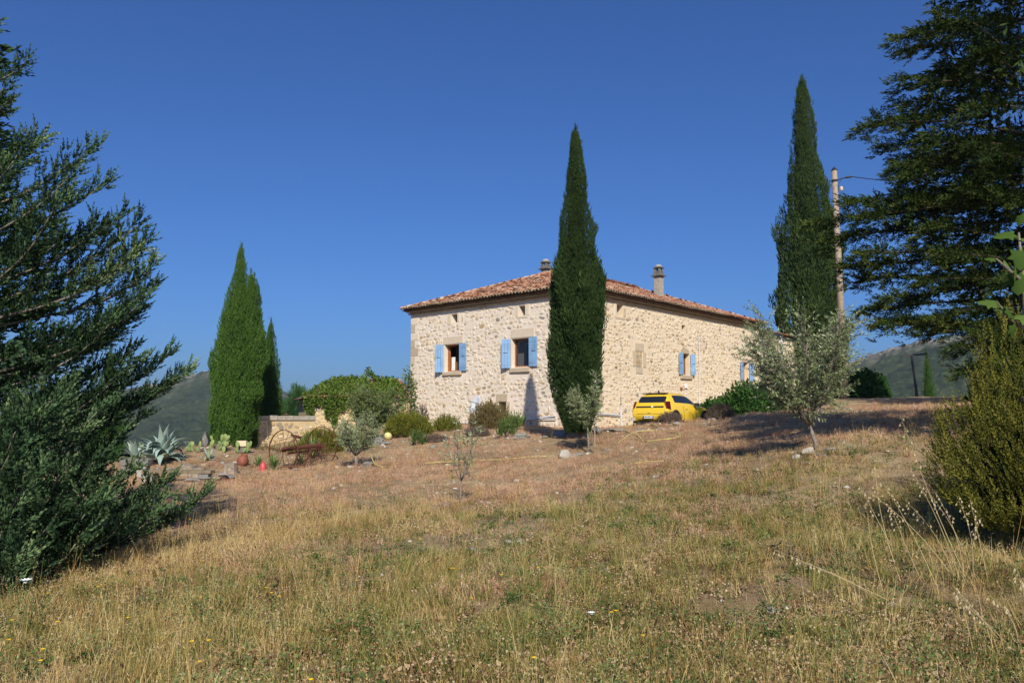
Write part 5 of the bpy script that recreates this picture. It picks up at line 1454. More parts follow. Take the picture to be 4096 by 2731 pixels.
for k, (px, D, z, s, lab) in enumerate([(790, 22.8, .0, .30, 'lichened slab below the right end of the plank'), (835, 22.9, .02, .28, 'thin slab right of the plank end'), (880, 23.4, .0, .34, 'largest flat slab of the loose pile'), (905, 23.7, .10, .26, 'pale slab lying on top of the loose pile'), (935, 24.0, .02, .3, 'flat slab at the right end of the loose pile'), (870, 23.9, .13, .2, 'small slab at the back of the pile')]):
    rock(px, D, s, lab, 40+k, .22, tint=.3+.1*(k % 4), loc=G(px, D, .05+z), name='stone_slab', cat='slab')
# jar, canister, box, ball, stake, standing stone
g = G(982, 27.2); o = MB(); o.lathe([(.001, 0), (.12, 0), (.19, .1), (.20, .2), (.13, .32), (.10, .36), (.13, .40), (.11, .40), (.08, .36)], (0, 0, 0), 16); o = o.build('clay_jar', M['terracotta'], None, True); o.location = g; o.rotation_euler = (0, R(14), 0)
set_props(o, 'dark red clay jar leaning left of the yuccas', 'jar')
g = G(1067, 26.3); cn = empty('gas_canister', g, 0, 'small red canister with narrow neck in front of the yuccas', 'canister')
o = MB(); o.lathe([(.001, 0), (.09, 0), (.10, .03), (.10, .22), (.05, .28), (.04, .30), (.001, .30)], (0, 0, 0), 14); o.build('body', M['red_paint'], cn, True)
MB().tube([(0, 0, .29), (0, 0, .35), (.04, 0, .36)], .02, 6).build('valve', M['red_paint'], cn)
g = G(982, 29.2); bx = empty('cream_box', g, R(6), 'cream coloured box on two dark feet beside the prickly pears', 'box')
MB().box((0, 0, .30), (.34, .28, .20)).build('body', M['cream'], bx, bevel=.01); MB().box((0, 0, .09), (.2, .2, .2)).build('foot', M['concrete_dark'], bx)
g = G(1558, 32.5); o = MB(); rs_ = .165
o.lathe([(max(.001, rs_*math.sin(PI*k/12)), -rs_*math.cos(PI*k/12)) for k in range(13)], (0, 0, 0), 22); o = o.build('ball', M['ball'], None, True); o.location = g+Vector((0, 0, rs_-.01)); set_props(o, 'pale yellow ball lying on the bank beside the broom bush', 'ball')
b = G(2375, 23.9); o = MB().tube([(0, 0, -.1), (.0, 0, W(2360, 1580, 23.9).z-b.z)], .022, 6).build('stake', M['old_wood'], None); o.location = b; set_props(o, 'thin wooden stake supporting the olive sapling', 'stake')
rock(832, 30.0, .22, 'upright weathered stone block behind the prickly pears', 77, 1.9, tint=.2, name='standing_stone', cat='stone', sink=.15)
b = G(2530, 33.6); vs_ = empty('water_tap', b, 0, 'grey tap fitting on a short post behind the car', 'tap')
MB().tube([(0, 0, -.1), (0, 0, .42)], .025, 6).build('post', M['iron'], vs_); MB().box((-.02, 0, .47), (.18, .1, .14)).build('body', M['concrete'], vs_); MB().tube([(.18, 0, .0), (.16, 0, .24)], .05, 6).build('handle', M['iron'], vs_)
b = G(1845, 15)
# hoses
def hose(pts, label, r_=.02):
    P0 = [G(px, D, .03+dz) for px, D, dz in pts]; out = []
    for i in range(len(P0)-1):
        p0 = P0[max(i-1, 0)]; p1 = P0[i]; p2 = P0[i+1]; p3 = P0[min(i+2, len(P0)-1)]
        for t in np.linspace(0, 1, 7)[:-1]:
            out.append(.5*((2*p1)+(-p0+p2)*t+(2*p0-5*p1+4*p2-p3)*t*t+(-p0+3*p1-3*p2+p3)*t**3))
    out.append(P0[-1])
    out = [Vector((p.x, p.y, max(p.z, H(p.x, p.y)+.022))) for p in out]
    return set_props(MB().tube(out, r_, 6).build('garden_hose', M['hose'], None, True), label, 'hose', None)

def hose(pts, label, r_=.02):
    P0 = []
    for p in pts:
        g = gp(p[0], p[1]); g.z += .03+(p[2] if len(p) > 2 else 0); P0.append(g)
    out = []
    for i in range(len(P0)-1):
        p0 = P0[max(i-1, 0)]; p1 = P0[i]; p2 = P0[i+1]; p3 = P0[min(i+2, len(P0)-1)]
        for t in np.linspace(0, 1, 6)[:-1]:
            out.append(.5*((2*p1)+(-p0+p2)*t+(2*p0-5*p1+4*p2-p3)*t*t+(-p0+3*p1-3*p2+p3)*t**3))
    out.append(P0[-1]); out = [Vector((p.x, p.y, max(p.z, H(p.x, p.y)+.022))) for p in out]
    return set_props(MB().tube(out, r_, 6).build('garden_hose', M['hose'], None, True), label, 'hose', None)
hose([(2473, 1777), (2489, 1763), (2515, 1746), (2543, 1731), (2573, 1727), (2617, 1726), (2655, 1728), (2681, 1731), (2706, 1736), (2721, 1744), (2716, 1751), (2701, 1755), (2655, 1761), (2584, 1771)], 'yellow garden hose curving right across the bank behind the car')
hose([(2573, 1768), (2553, 1748), (2538, 1739), (2515, 1733), (2499, 1722), (2499, 1711), (2512, 1705), (2553, 1702), (2609, 1701), (2630, 1708), (2642, 1719), (2655, 1726)], 'yellow garden hose looping up the bank towards the car')
hose([(2540, 1863, .02), (2590, 1858, .03), (2655, 1853, .02)], 'short straight length of yellow hose lying in the pink grass', .018)
hose([(1700, 1860, .02), (1757, 1859, .03), (1864, 1850, .01), (1941, 1848, .03), (2013, 1844, .03), (2090, 1838, .01), (2186, 1833, .03)], 'long yellow hose half sunk in the grass left of the staked sapling', .014)
hose([(1482, 1856, .30), (1487, 1860, .20), (1500, 1868, .06), (1530, 1872)], 'yellow hose end draped over the lichened boulder')

# ------------------------------------------------------------------ yellow car
car = empty('parked_car', (0, 0, 0), 0, 'yellow hatchback with black rear strip parked by the house wall', 'car')
HEAD = R(41.5)
cw = W(2597, 1700, 33.4); gz_ = W(2620, 1711, 33.8).z
car.location = (cw.x, cw.y, gz_); car.rotation_euler = (0, 0, PI/2-HEAD)
def mcar(name, c, rough, coat=0, spec=.5):
    m, nt, b = nmat(name); b.inputs['Base Color'].default_value = (*c, 1); b.inputs['Roughness'].default_value = rough
    b.inputs['Coat Weight'].default_value = coat; b.inputs['Coat Roughness'].default_value = .04; b.inputs['Specular IOR Level'].default_value = spec
    return m
M['car_yellow'] = mcar('car_yellow', (.80, .52, .015), .35, 1)
# a film of dust low down on the paint
nt_ = M['car_yellow'].node_tree; b_ = nt_.nodes['Principled BSDF']
dn = texn(nt_, 5, 6, .7); nt_.links.new(ramp(nt_, dn, [(.45, (.80, .53, .015)), (.75, (.72, .50, .06))]), b_.inputs['Base Color'])
M['car_black'] = mcar('car_black', (.012, .012, .014), .25, .6)
M['car_glass'] = mcar('car_glass', (.015, .018, .02), .04, .5)
M['car_trim'] = mcar('car_trim', (.02, .02, .022), .6)
M['car_red'] = mcar('car_red', (.09, .008, .01), .12, 1)
M['tyre'] = mcar('tyre', (.015, .015, .016), .85)
M['alloy'] = mcar('alloy', (.35, .35, .36), .35)
M['plate'] = mcar('plate', (.78, .79, .80), .5); M['plate_blue'] = mcar('plate_blue', (.02, .08, .5), .5); M['plate_ink'] = mcar('plate_ink', (.015, .015, .02), .5)
# stations: each row = (x, half width, z) for sill, lower side, flank, belt, window foot, window head, roof side, roof middle
ST = [
 [(.10, .76, .30), (.00, .83, .46), (.02, .84, .66), (.13, .79, .95), (.16, .76, 1.0), (.42, .60, 1.36), (.42, .36, 1.43), (.42, 0, 1.45)],
 [(.28, .86, .24), (.26, .89, .46), (.26, .90, .68), (.34, .83, .96), (.36, .80, 1.0), (.56, .62, 1.39), (.56, .36, 1.46), (.56, 0, 1.48)],
 [(.62, .87, .24), (.62, .90, .46), (.62, .905, .68), (.68, .84, .95), (.70, .81, .99), (.86, .64, 1.42), (.86, .38, 1.49), (.86, 0, 1.505)],
 [(1.05, .86, .20), (1.05, .88, .46), (1.05, .885, .68), (1.05, .84, .94), (1.06, .82, .98), (1.20, .65, 1.43), (1.20, .39, 1.495), (1.20, 0, 1.51)],
 [(1.75, .86, .20), (1.75, .88, .46), (1.75, .88, .68), (1.75, .84, .92), (1.75, .82, .96), (1.72, .645, 1.42), (1.72, .38, 1.48), (1.72, 0, 1.495)],
 [(2.30, .86, .20), (2.30, .88, .46), (2.30, .88, .68), (2.32, .84, .90), (2.34, .81, .94), (2.08, .62, 1.36), (2.05, .36, 1.43), (2.03, 0, 1.45)],
 [(2.75, .86, .20), (2.75, .89, .46), (2.75, .90, .68), (2.82, .84, .89), (2.86, .78, .93), (2.72, .66, 1.02), (2.70, .38, 1.07), (2.68, 0, 1.08)],
 [(3.20, .87, .24), (3.20, .90, .46), (3.20, .90, .66), (3.20, .83, .86), (3.20, .74, .90), (3.20, .58, .93), (3.18, .34, .97), (3.18, 0, .98)],
 [(3.60, .83, .24), (3.62, .86, .44), (3.60, .86, .62), (3.56, .80, .80), (3.54, .70, .85), (3.54, .54, .88), (3.54, .3, .90), (3.54, 0, .91)],
 [(3.78, .68, .28), (3.86, .72, .44), (3.85, .72, .58), (3.78, .68, .72), (3.74, .60, .77), (3.72, .48, .80), (3.72, .28, .82), (3.72, 0, .83)]]
vs = []; fs = []; mi = []
nS_ = len(ST); nP = 8
ring = nP*2-1
for s in ST:
    for (x, y, z) in s: vs.append((x, -y, z))
    for (x, y, z) in s[-2::-1]: vs.append((x, y, z))
for i in range(nS_-1):
    for k in range(ring-1):
        kk = k if k < 7 else 13-k
        fs.append((i*ring+k, i*ring+k+1, (i+1)*ring+k+1, (i+1)*ring+k)[::-1])
        m_ = 0
        if kk == 4 and 1 <= i <= 4: m_ = 1          # side windows
        if i == 5 and kk in (5, 6): m_ = 1          # windscreen
        if i == 5 and kk == 4: m_ = 0
        if kk == 0 and 0 <= i: m_ = 0
        mi.append(m_)
# rear and front closings: rows across the car
def close(st_, flip, rear):
    for k in range(nP-1):
        cols = []
        for kk in (k, k+1):
            x, y, z = ST[st_][kk]; row = [st_*ring+kk]
            for q in (-.5, 0, .5):
                bow = (-.07 if rear else .09)*(1-(2*abs(q))**2*1.0)*(1 if kk < 5 else .4)
                vs.append((x+bow*.6, q*2*y*.98, z+(0 if kk < 6 else .02))); row.append(len(vs)-1)
            row.append(st_*ring+(ring-1-kk)); cols.append(row)
        for j in range(4):
            f = (cols[0][j], cols[1][j], cols[1][j+1], cols[0][j+1]); fs.append(f[::-1] if flip else f)
            mi.append(2 if (rear and k == 4) else 0)
close(0, False, True); close(nS_-1, True, False)
bme = bpy.data.meshes.new('car_body_cage'); bme.from_pydata(vs, [], fs); bme.update()
for i in range(6): bme.materials.append(M['car_yellow'])
bme.polygons.foreach_set('material_index', np.array(mi, np.int32))
import bmesh
bm = bmesh.new(); bm.from_mesh(bme); bmesh.ops.remove_doubles(bm, verts=bm.verts, dist=.004); bmesh.ops.recalc_face_normals(bm, faces=bm.faces); bm.to_mesh(bme); bm.free()
bo = bpy.data.objects.new('car_body_cage', bme); COL.objects.link(bo)
ss = bo.modifiers.new('s', 'SUBSURF'); ss.levels = 3; ss.render_levels = 3
dg = bpy.context.evaluated_depsgraph_get(); ev = bo.evaluated_get(dg); em = ev.to_mesh()
co = np.empty(len(em.vertices)*3); em.vertices.foreach_get('co', co); co = co.reshape(-1, 3)
q4 = np.array([tuple(p.vertices) for p in em.polygons]); mt = np.array([p.material_index for p in em.polygons])
ev.to_mesh_clear(); bpy.data.objects.remove(bo); bpy.data.meshes.remove(bme)
cen = co[q4].mean(1)
sub = np.zeros(len(q4), int)
# wheel arches are cut out of the flanks
arch_ = ((np.hypot(cen[:, 0]-.64, cen[:, 2]-.33) < .375) | (np.hypot(cen[:, 0]-3.14, cen[:, 2]-.33) < .375)) & (np.abs(cen[:, 1]) > .62)
pill = (mt == 1) & (np.abs(cen[:, 1]) > .5) & (cen[:, 0] > .3) & (cen[:, 0] < .74)      # yellow rear pillar
sub[mt == 1] = 1; sub[mt == 2] = 2; sub[pill] = 0
sub[(mt == 1) & (np.abs(cen[:, 0]-1.38-.12*(cen[:, 2]-1.2)) < .05) & (np.abs(cen[:, 1]) > .5)] = 3
low = (cen[:, 2] < .275); sub[low & (sub == 0)] = 4
sub[(mt == 2) & (np.abs(cen[:, 1]) > .64)] = 0
sub[arch_] = -1
def piece(name, mask, mat, off=0):
    f = q4[mask]
    if len(f) == 0: return
    u, inv = np.unique(f, return_inverse=True); o = mesh_np(name, co[u], inv.reshape(-1, 4), mat, car, smooth_=True); return o
piece('body', sub == 0, M['car_yellow']); piece('side_window', (sub == 1) & (cen[:, 1] < -.5), M['car_glass']); piece('side_window', (sub == 1) & (cen[:, 1] > .5), M['car_glass'])
piece('windscreen', (sub == 1) & (np.abs(cen[:, 1]) <= .5), M['car_glass']); piece('rear_window', sub == 2, M['car_glass']); piece('pillar', sub == 3, M['car_black']); piece('skirt', sub == 4, M['car_trim'])
def rearx(y, z):     # rear surface of the finished body at (y, z)
    m_ = (np.abs(co[:, 1]-y) < .12) & (np.abs(co[:, 2]-z) < .08) & (co[:, 0] < 1.0)
    return co[m_, 0].min() if m_.any() else 0
def strip(name, y0, y1, z0, z1, mat, n=12, off=.012, slope=0):
    v = []; f = []
    for k in range(n+1):
        y = y0+(y1-y0)*k/n
        for z in (z0, z1): v.append((rearx(y, z)-off, y, z))
    for k in range(n): f.append((2*k, 2*k+2, 2*k+3, 2*k+1))
    v2 = [(x+.05, y, z) for x, y, z in v]; b = len(v); v += v2; f += [tuple(b+i for i in q) for q in f]
    for k in range(n): f += [(2*k+1, 2*k+3, b+2*k+3, b+2*k+1), (2*k, b+2*k, b+2*k+2, 2*k+2)]
    f += [(0, 1, b+1, b), (2*n, b+2*n, b+2*n+1, 2*n+1)]
    return MB().add(v, f).build(name, mat, car)
strip('rear_strip', -.66, .66, .865, .905, M['car_black'])
strip('bumper_slot', -.55, .55, .315, .345, M['car_black']); strip('diffuser', -.66, .66, .20, .275, M['car_trim'], off=-.03)
strip('tailgate_seam', -.60, .60, .585, .595, M['car_trim'], off=.003)
strip('handle', -.06, .06, .60, .62, M['car_trim'], off=.014)
strip('badge', -.045-.13, .045-.13, .86, .915, M['plate'], n=3, off=.02)
for sg in (-1, 1):
    v = []; 
    for (x, y, z) in ((.10, .72, 1.10), (.07, .80, .80), (.30, .885, .76), (.36, .80, 1.10)): v.append((x-.035, sg*(y+.02), z))
    v += [(x+.06, y*.92, z) for x, y, z in v]
    MB().add(v, [(0, 1, 2, 3), (4, 7, 6, 5), (0, 4, 5, 1), (1, 5, 6, 2), (2, 6, 7, 3), (3, 7, 4, 0)]).build('tail_light', M['car_red'], car, bevel=.015)
    for wx in (.64, 3.14):
        wh = empty('wheel', (wx, sg*.80, .32)); wh.parent = car
        Mx = Matrix.Rotation(PI/2*-sg, 3, 'X')
        MB().lathe([(.20, -.10), (.29, -.10), (.32, -.07), (.32, .07), (.29, .10), (.21, .10), (.20, .04)], (0, 0, 0), 32, M=Mx).build('tyre', M['tyre'], wh, True)
        mb = MB(); mb.lathe([(.215, .09), (.20, .05), (.19, .0), (.001, .0)], (0, 0, 0), 24, M=Mx)
        for k in range(5):
            t = 2*PI*k/5; mb.tube([Mx @ Vector((0, 0, .07)), Mx @ Vector((.2*math.cos(t), .2*math.sin(t), .08))], .03, 5)
        mb.build('rim', M['alloy'], wh)
        n = 20; v = []
        for k in range(n+1):
            t = -.35+(PI+.7)*k/n
            for rr_, yy_ in ((.375, .905), (.43, .90), (.375, .60)): v.append((wx+math.cos(t)*rr_, sg*yy_, .33+math.sin(t)*rr_))
        f = []
        for k in range(n): f += [(3*k, 3*k+1, 3*k+4, 3*k+3), (3*k, 3*k+3, 3*k+5, 3*k+2)]
        MB().add(v, f).build('wheel_arch', M['car_trim'], car)
    MB().box((2.27, sg*.97, .99), (.13, .20, .13)).build('door_mirror', M['car_black'], car, bevel=.03)
    MB().box((1.55, sg*.888, .80), (.17, .03, .028)).build('door_handle', M['car_yellow'], car, bevel=.006)
    mb = MB(); mb.tube([(1.33, sg*.892, .30), (1.33, sg*.892, .66), (1.34, sg*.855, .92)], .006, 4); mb.tube([(2.36, sg*.892, .30), (2.36, sg*.892, .66), (2.38, sg*.855, .88)], .006, 4); mb.build('door_seam', M['car_trim'], car)
MB().box((.50, 0, 1.445), (.30, 1.12, .035)).build('spoiler', M['car_black'], car, bevel=.012)
v = [(.75, 0, 1.49), (.92, 0, 1.50), (.78, 0, 1.60), (.75, .02, 1.49), (.92, .02, 1.50), (.78, .02, 1.60)]
MB().add(v, [(0, 1, 2), (3, 5, 4), (0, 2, 5, 3), (1, 4, 5, 2)]).build('antenna', M['car_black'], car)
MB().box((1.9, 0, .45), (3.2, 1.3, .5)).build('underbody', M['car_trim'], car)
MB().box((1.75, 0, .95), (1.2, 1.15, .35)).build('seats', M['car_trim'], car)
px_ = rearx(0, .44)-.03
pl = MB().box((px_, 0, .455), (.015, .52, .112)).build('number_plate', M['plate'], car)
MB().box((px_-.009, .238, .455), (.004, .04, .108)).build('plate_band', M['plate_blue'], pl); MB().box((px_-.009, -.238, .455), (.004, .04, .108)).build('plate_band', M['plate_blue'], pl)
fc = bpy.data.curves.new('plate_text', 'FONT'); fc.body = 'HH-552-YJ'; fc.size = .108; fc.align_x = 'CENTER'; fc.align_y = 'CENTER'; fc.extrude = .001; fc.offset = .0012
fo = bpy.data.objects.new('plate_text', fc); COL.objects.link(fo); fo.scale = (.86, 1, 1)
dg = bpy.context.evaluated_depsgraph_get(); tm = bpy.data.meshes.new_from_object(fo.evaluated_get(dg)); bpy.data.objects.remove(fo)
tm.materials.clear(); tm.materials.append(M['plate_ink']); to = bpy.data.objects.new('plate_lettering', tm); COL.objects.link(to); to.parent = pl
to.matrix_local = Matrix.Translation((px_-.012, 0, .455)) @ Matrix(((0, 0, -1, 0), (-1, 0, 0, 0), (0, 1, 0, 0), (0, 0, 0, 1))) @ Matrix.Scale(.86, 4, (1, 0, 0))

# ------------------------------------------------------------------ grass and weeds
TC = bpy.data.collections.new('tuft_templates')
def tuft(name, n, h, w, spread, lean, seed, mat, head=0, curl=.3, lo=0., hi=1.):
    r = np.random.default_rng(seed); V = []; F = []; T = []
    for i in range(n):
        a = r.uniform(0, 2*PI); rad = spread*math.sqrt(r.random()); L = h*r.uniform(.45, 1.15)
        p = np.array([math.cos(a)*rad, math.sin(a)*rad, -.02]); b = r.uniform(0, 2*PI); ln_ = lean*r.uniform(.1, 1.2)
        d = np.array([math.cos(b)*ln_, math.sin(b)*ln_, 1.0]); d /= np.linalg.norm(d)
        s = np.array([-math.sin(b+r.uniform(-1, 1)), math.cos(b), 0]); s /= np.linalg.norm(s)
        k = len(V); t = r.uniform(lo, hi)
        m = p+d*L*.5; e_ = m+(d+np.array([math.cos(b), math.sin(b), -.4])*curl*r.random())*L*.5
        V += [p-s*w*.5, p+s*w*.5, m+s*w*.4, m-s*w*.4, e_]; F += [(k, k+1, k+2), (k, k+2, k+3), (k+3, k+2, k+4)]; T += [t-.15, t-.15, t, t, t+.1]
        if head and r.random() < head:
            for j in range(4):
                q = e_-(e_-m)*.12*j; k = len(V); dd = r.normal(0, 1, 3); dd[2] = abs(dd[2])*.6; dd /= np.linalg.norm(dd); g = w*1.3
                V += [q, q+dd*.014+s*g, q+dd*.028]; F += [(k, k+1, k+2)]; T += [t+.1]*3
    me = bpy.data.meshes.new(name); me.from_pydata([tuple(v) for v in V], [], [tuple(int(x) for x in f) for f in F])
    at = me.attributes.new('tint', 'FLOAT', 'POINT'); at.data.foreach_set('value', np.array(T, np.float32)); me.materials.append(mat)
    return bpy.data.objects.new(name, me)
def weed(name, seed, mat, n=26, h=.12, L=.06):
    r = np.random.default_rng(seed); m_ = n
    z = r.random(m_)**.8*h; a = r.uniform(0, 2*PI, m_); rd = r.random(m_)*h*.75
    P = np.stack([np.cos(a)*rd, np.sin(a)*rd, z], 1); D = np.stack([np.cos(a), np.sin(a), r.uniform(-.1, .9, m_)], 1)
    V, F, T = scatter(leafb[0], leafb[1], P, frames(D), L*r.uniform(.5, 1.2, m_), r.uniform(.2, .9, m_), leafb[2])
    me = bpy.data.meshes.new(name); me.from_pydata([tuple(v) for v in V.tolist()], [], [tuple(f) for f in F.tolist()])
    at = me.attributes.new('tint', 'FLOAT', 'POINT'); at.data.foreach_set('value', T.astype(np.float32)); me.materials.append(mat)
    return bpy.data.objects.new(name, me)
def m_grass(name, cols, trans=.25, amp=.5, sc_=.6):
    m = m_leaf(name, cols, rough=.8, trans=trans, nscale=sc_, namp=amp, spec=.08, inst=True); return m
M['g_dry'] = m_grass('g_dry', [(.18, .105, .035), (.42, .275, .10), (.60, .44, .18), (.72, .58, .30)])
M['g_pink'] = m_grass('g_pink', [(.30, .15, .085), (.50, .285, .17), (.64, .41, .265), (.72, .53, .37)])
M['g_green'] = m_grass('g_green', [(.04, .06, .012), (.125, .15, .032), (.25, .245, .065), (.40, .34, .12)])
M['g_litter'] = m_grass('g_litter', [(.10, .055, .03), (.22, .125, .07), (.36, .235, .145), (.50, .37, .26)])
M['g_head'] = m_grass('g_head', [(.10, .055, .028), (.21, .125, .06), (.36, .24, .13), (.50, .39, .25)], trans=.1)
M['weed'] = m_grass('weed', [(.035, .065, .018), (.08, .13, .035), (.15, .20, .065), (.24, .27, .12)])
cols_ = {}
def tcol(name, objs):
    c = bpy.data.collections.new(name)
    for o in objs: c.objects.link(o)
    cols_[name] = c
tcol('t_dry', [tuft('blade_a', 36, .16, .0034, .12, .5, 1, M['g_dry'], .15), tuft('blade_b', 30, .24, .0032, .11, .4, 2, M['g_dry'], .2), tuft('blade_c', 40, .10, .0036, .13, .9, 3, M['g_dry'])])
tcol('t_pink', [tuft('blade_d', 36, .10, .0050, .13, .8, 4, M['g_pink'], .5), tuft('blade_e', 30, .15, .0045, .12, .6, 5, M['g_pink'], .6), tuft('blade_f', 36, .07, .0055, .13, 1.2, 6, M['g_pink'])])
tcol('t_green', [tuft('blade_g', 30, .14, .0045, .09, .6, 7, M['g_green'], curl=.8), tuft('blade_h', 34, .09, .0046, .10, .9, 8, M['g_green'], curl=.9), tuft('blade_i', 20, .22, .0042, .07, .45, 9, M['g_green'], .15, curl=.6)])
tcol('t_litter', [tuft('blade_j', 34, .06, .0055, .13, 3.0, 10, M['g_litter']), tuft('blade_k', 30, .08, .005, .14, 4.0, 11, M['g_litter'])])
tcol('t_weed', [weed('weed_a', 12, M['weed'], 34, .11, .032), weed('weed_b', 13, M['weed'], 52, .20, .028), weed('weed_c', 14, M['weed'], 26, .06, .045)])
tcol('t_tall', [tuft('blade_l', 7, .50, .0036, .05, .30, 15, M['g_dry'], 1.0), tuft('blade_m', 5, .62, .0040, .05, .22, 16, M['g_dry'], 1.0), tuft('blade_n', 9, .40, .0040, .06, .40, 17, M['g_dry'], .9)])
def gn(col):
    ng = bpy.data.node_groups.new('spread_'+col.name, 'GeometryNodeTree')
    ng.interface.new_socket('Geometry', in_out='INPUT', socket_type='NodeSocketGeometry'); ng.interface.new_socket('Geometry', in_out='OUTPUT', socket_type='NodeSocketGeometry')
    i_ = ng.nodes.new('NodeGroupInput'); o_ = ng.nodes.new('NodeGroupOutput'); ip = ng.nodes.new('GeometryNodeInstanceOnPoints')
    ci = ng.nodes.new('GeometryNodeCollectionInfo'); ci.inputs[0].default_value = col; ci.inputs['Separate Children'].default_value = True; ci.inputs['Reset Children'].default_value = True
    def na_(t, n):
        a = ng.nodes.new('GeometryNodeInputNamedAttribute'); a.data_type = t; a.inputs[0].default_value = n; return a.outputs[0]
    ng.links.new(i_.outputs[0], ip.inputs['Points']); ng.links.new(ci.outputs[0], ip.inputs['Instance']); ip.inputs['Pick Instance'].default_value = True
    ng.links.new(na_('INT', 'idx'), ip.inputs['Instance Index']); ng.links.new(na_('FLOAT_VECTOR', 'rot'), ip.inputs['Rotation']); ng.links.new(na_('FLOAT', 'scl'), ip.inputs['Scale'])
    ng.links.new(ip.outputs[0], o_.inputs[0]); return ng
def spread(name, label, col, P, scl, nvar, tiltamp=.15):
    m_ = len(P); me = bpy.data.meshes.new(name); me.vertices.add(m_); me.vertices.foreach_set('co', P.astype(np.float32).ravel())
    a = me.attributes.new('idx', 'INT', 'POINT'); a.data.foreach_set('value', rng.integers(0, nvar, m_).astype(np.int32))
    a = me.attributes.new('scl', 'FLOAT', 'POINT'); a.data.foreach_set('value', scl.astype(np.float32))
    rt = np.c_[rng.normal(0, tiltamp, m_), rng.normal(0, tiltamp, m_), rng.uniform(0, 2*PI, m_)].astype(np.float32)
    a = me.attributes.new('rot', 'FLOAT_VECTOR', 'POINT'); a.data.foreach_set('vector', rt.ravel())
    o = bpy.data.objects.new(name, me); COL.objects.link(o); md = o.modifiers.new('spread', 'NODES'); md.node_group = gn(cols_[col])
    print(name, m_)
    return set_props(o, label, kind='stuff')
def field(n, d0, d1, power, wfun, side=1.0):
    """random places on the meadow, thinning with distance; wfun = chance in 0..1"""
    u = rng.random(n); D = (d0**(1-power)+(d1**(1-power)-d0**(1-power))*u)**(1/(1-power)) if power != 1 else d0*(d1/d0)**u
    x = rng.uniform(-1, 1, n)*(D*.73*side+1.6)
    k = rng.random(n) < wfun(x, D)
    x, D = x[k], D[k]; return np.c_[x, D, hgt(x, D)]
def not_house(x, y):
    lx = (x-C0.x)*ux.x+(y-C0.y)*ux.y; ly = (x-C0.x)*uy.x+(y-C0.y)*uy.y
    return ~((lx > -.15) & (lx < 26) & (ly > -.15) & (ly < 12))
def nz(x, y, s, sd_): return fbm(x/s, y/s, sd_, 4)
bare = lambda x, y: smooth(.40, .50, nz(x, y, 1.7, 71))                       # 0 on the bare patches
greenish = lambda x, y: smooth(.40, .58, nz(x, y, 3.6, 77)+.20*(1-smooth(9, 16, y))-.10+.07*smooth(-2, 3, x)*(1-smooth(13, 17, y)))*(1-.85*smooth(15.5, 18.5, y))
pinkish = lambda x, y: np.clip(smooth(12.5, 17, y+1.6*(nz(x, y, 3, 79)-.5)*2) + smooth(.60, .68, nz(x, y, 2.4, 83))*.6, 0, 1)
F1 = field(28000, 3.2, 34, .35, lambda x, y: (.25+.75*bare(x, y))*(1-.75*pinkish(x, y))*(1-.35*greenish(x, y))*not_house(x, y)*(.55+.45*(1-smooth(-2.2, .5, x))))
spread('dry_grass', 'short dry straw coloured grass covering the meadow', 't_dry', F1, rng.uniform(.45, 1.25, len(F1)), 3, .3)
F1 = field(34000, 7, 38, .0, lambda x, y: (.3+.7*bare(x, y))*pinkish(x, y)*(1-.45*smooth(26, 30, y))*not_house(x, y), 1.0)
spread('pink_grass', 'short pinkish dry grass in the upper part of the meadow', 't_pink', F1, rng.uniform(.7, 1.25, len(F1)), 3)
F1 = field(35000, 3.2, 26, .5, lambda x, y: (.15+.85*bare(x, y))*greenish(x, y))
spread('green_grass', 'tufts of green grass in the near meadow', 't_green', F1, rng.uniform(.4, 1.1, len(F1)), 3, .3)
F1 = field(16000, 3.2, 36, .35, lambda x, y: (.6+.4*bare(x, y))*(1-.5*pinkish(x, y))*not_house(x, y))
spread('dead_grass_litter', 'flattened dead grass lying between the tufts', 't_litter', F1, rng.uniform(.8, 1.5, len(F1)), 2, .1)
F1 = field(6500, 3.2, 18, .6, lambda x, y: (.2+.8*greenish(x, y))*smooth(.42, .6, nz(x, y, .8, 91)))
spread('low_weeds', 'low green leafy weeds scattered in the grass', 't_weed', F1, rng.uniform(.5, 1.25, len(F1)), 3)
tallw = lambda x, y: np.clip(smooth(-.5, -2.5, x)*(1-smooth(13, 16, y))*.9 + .16 + .6*smooth(.54, .64, nz(x, y, 1.6, 95)), 0, 1)*(1-.7*smooth(16, 20, y))
F1 = field(7500, 3.6, 30, .5, lambda x, y: tallw(x, y)*.8*not_house(x, y))
spread('tall_dry_grass', 'taller dry grass stalks with thin seed heads', 't_tall', F1, rng.uniform(.45, .95, len(F1)), 3, .12)
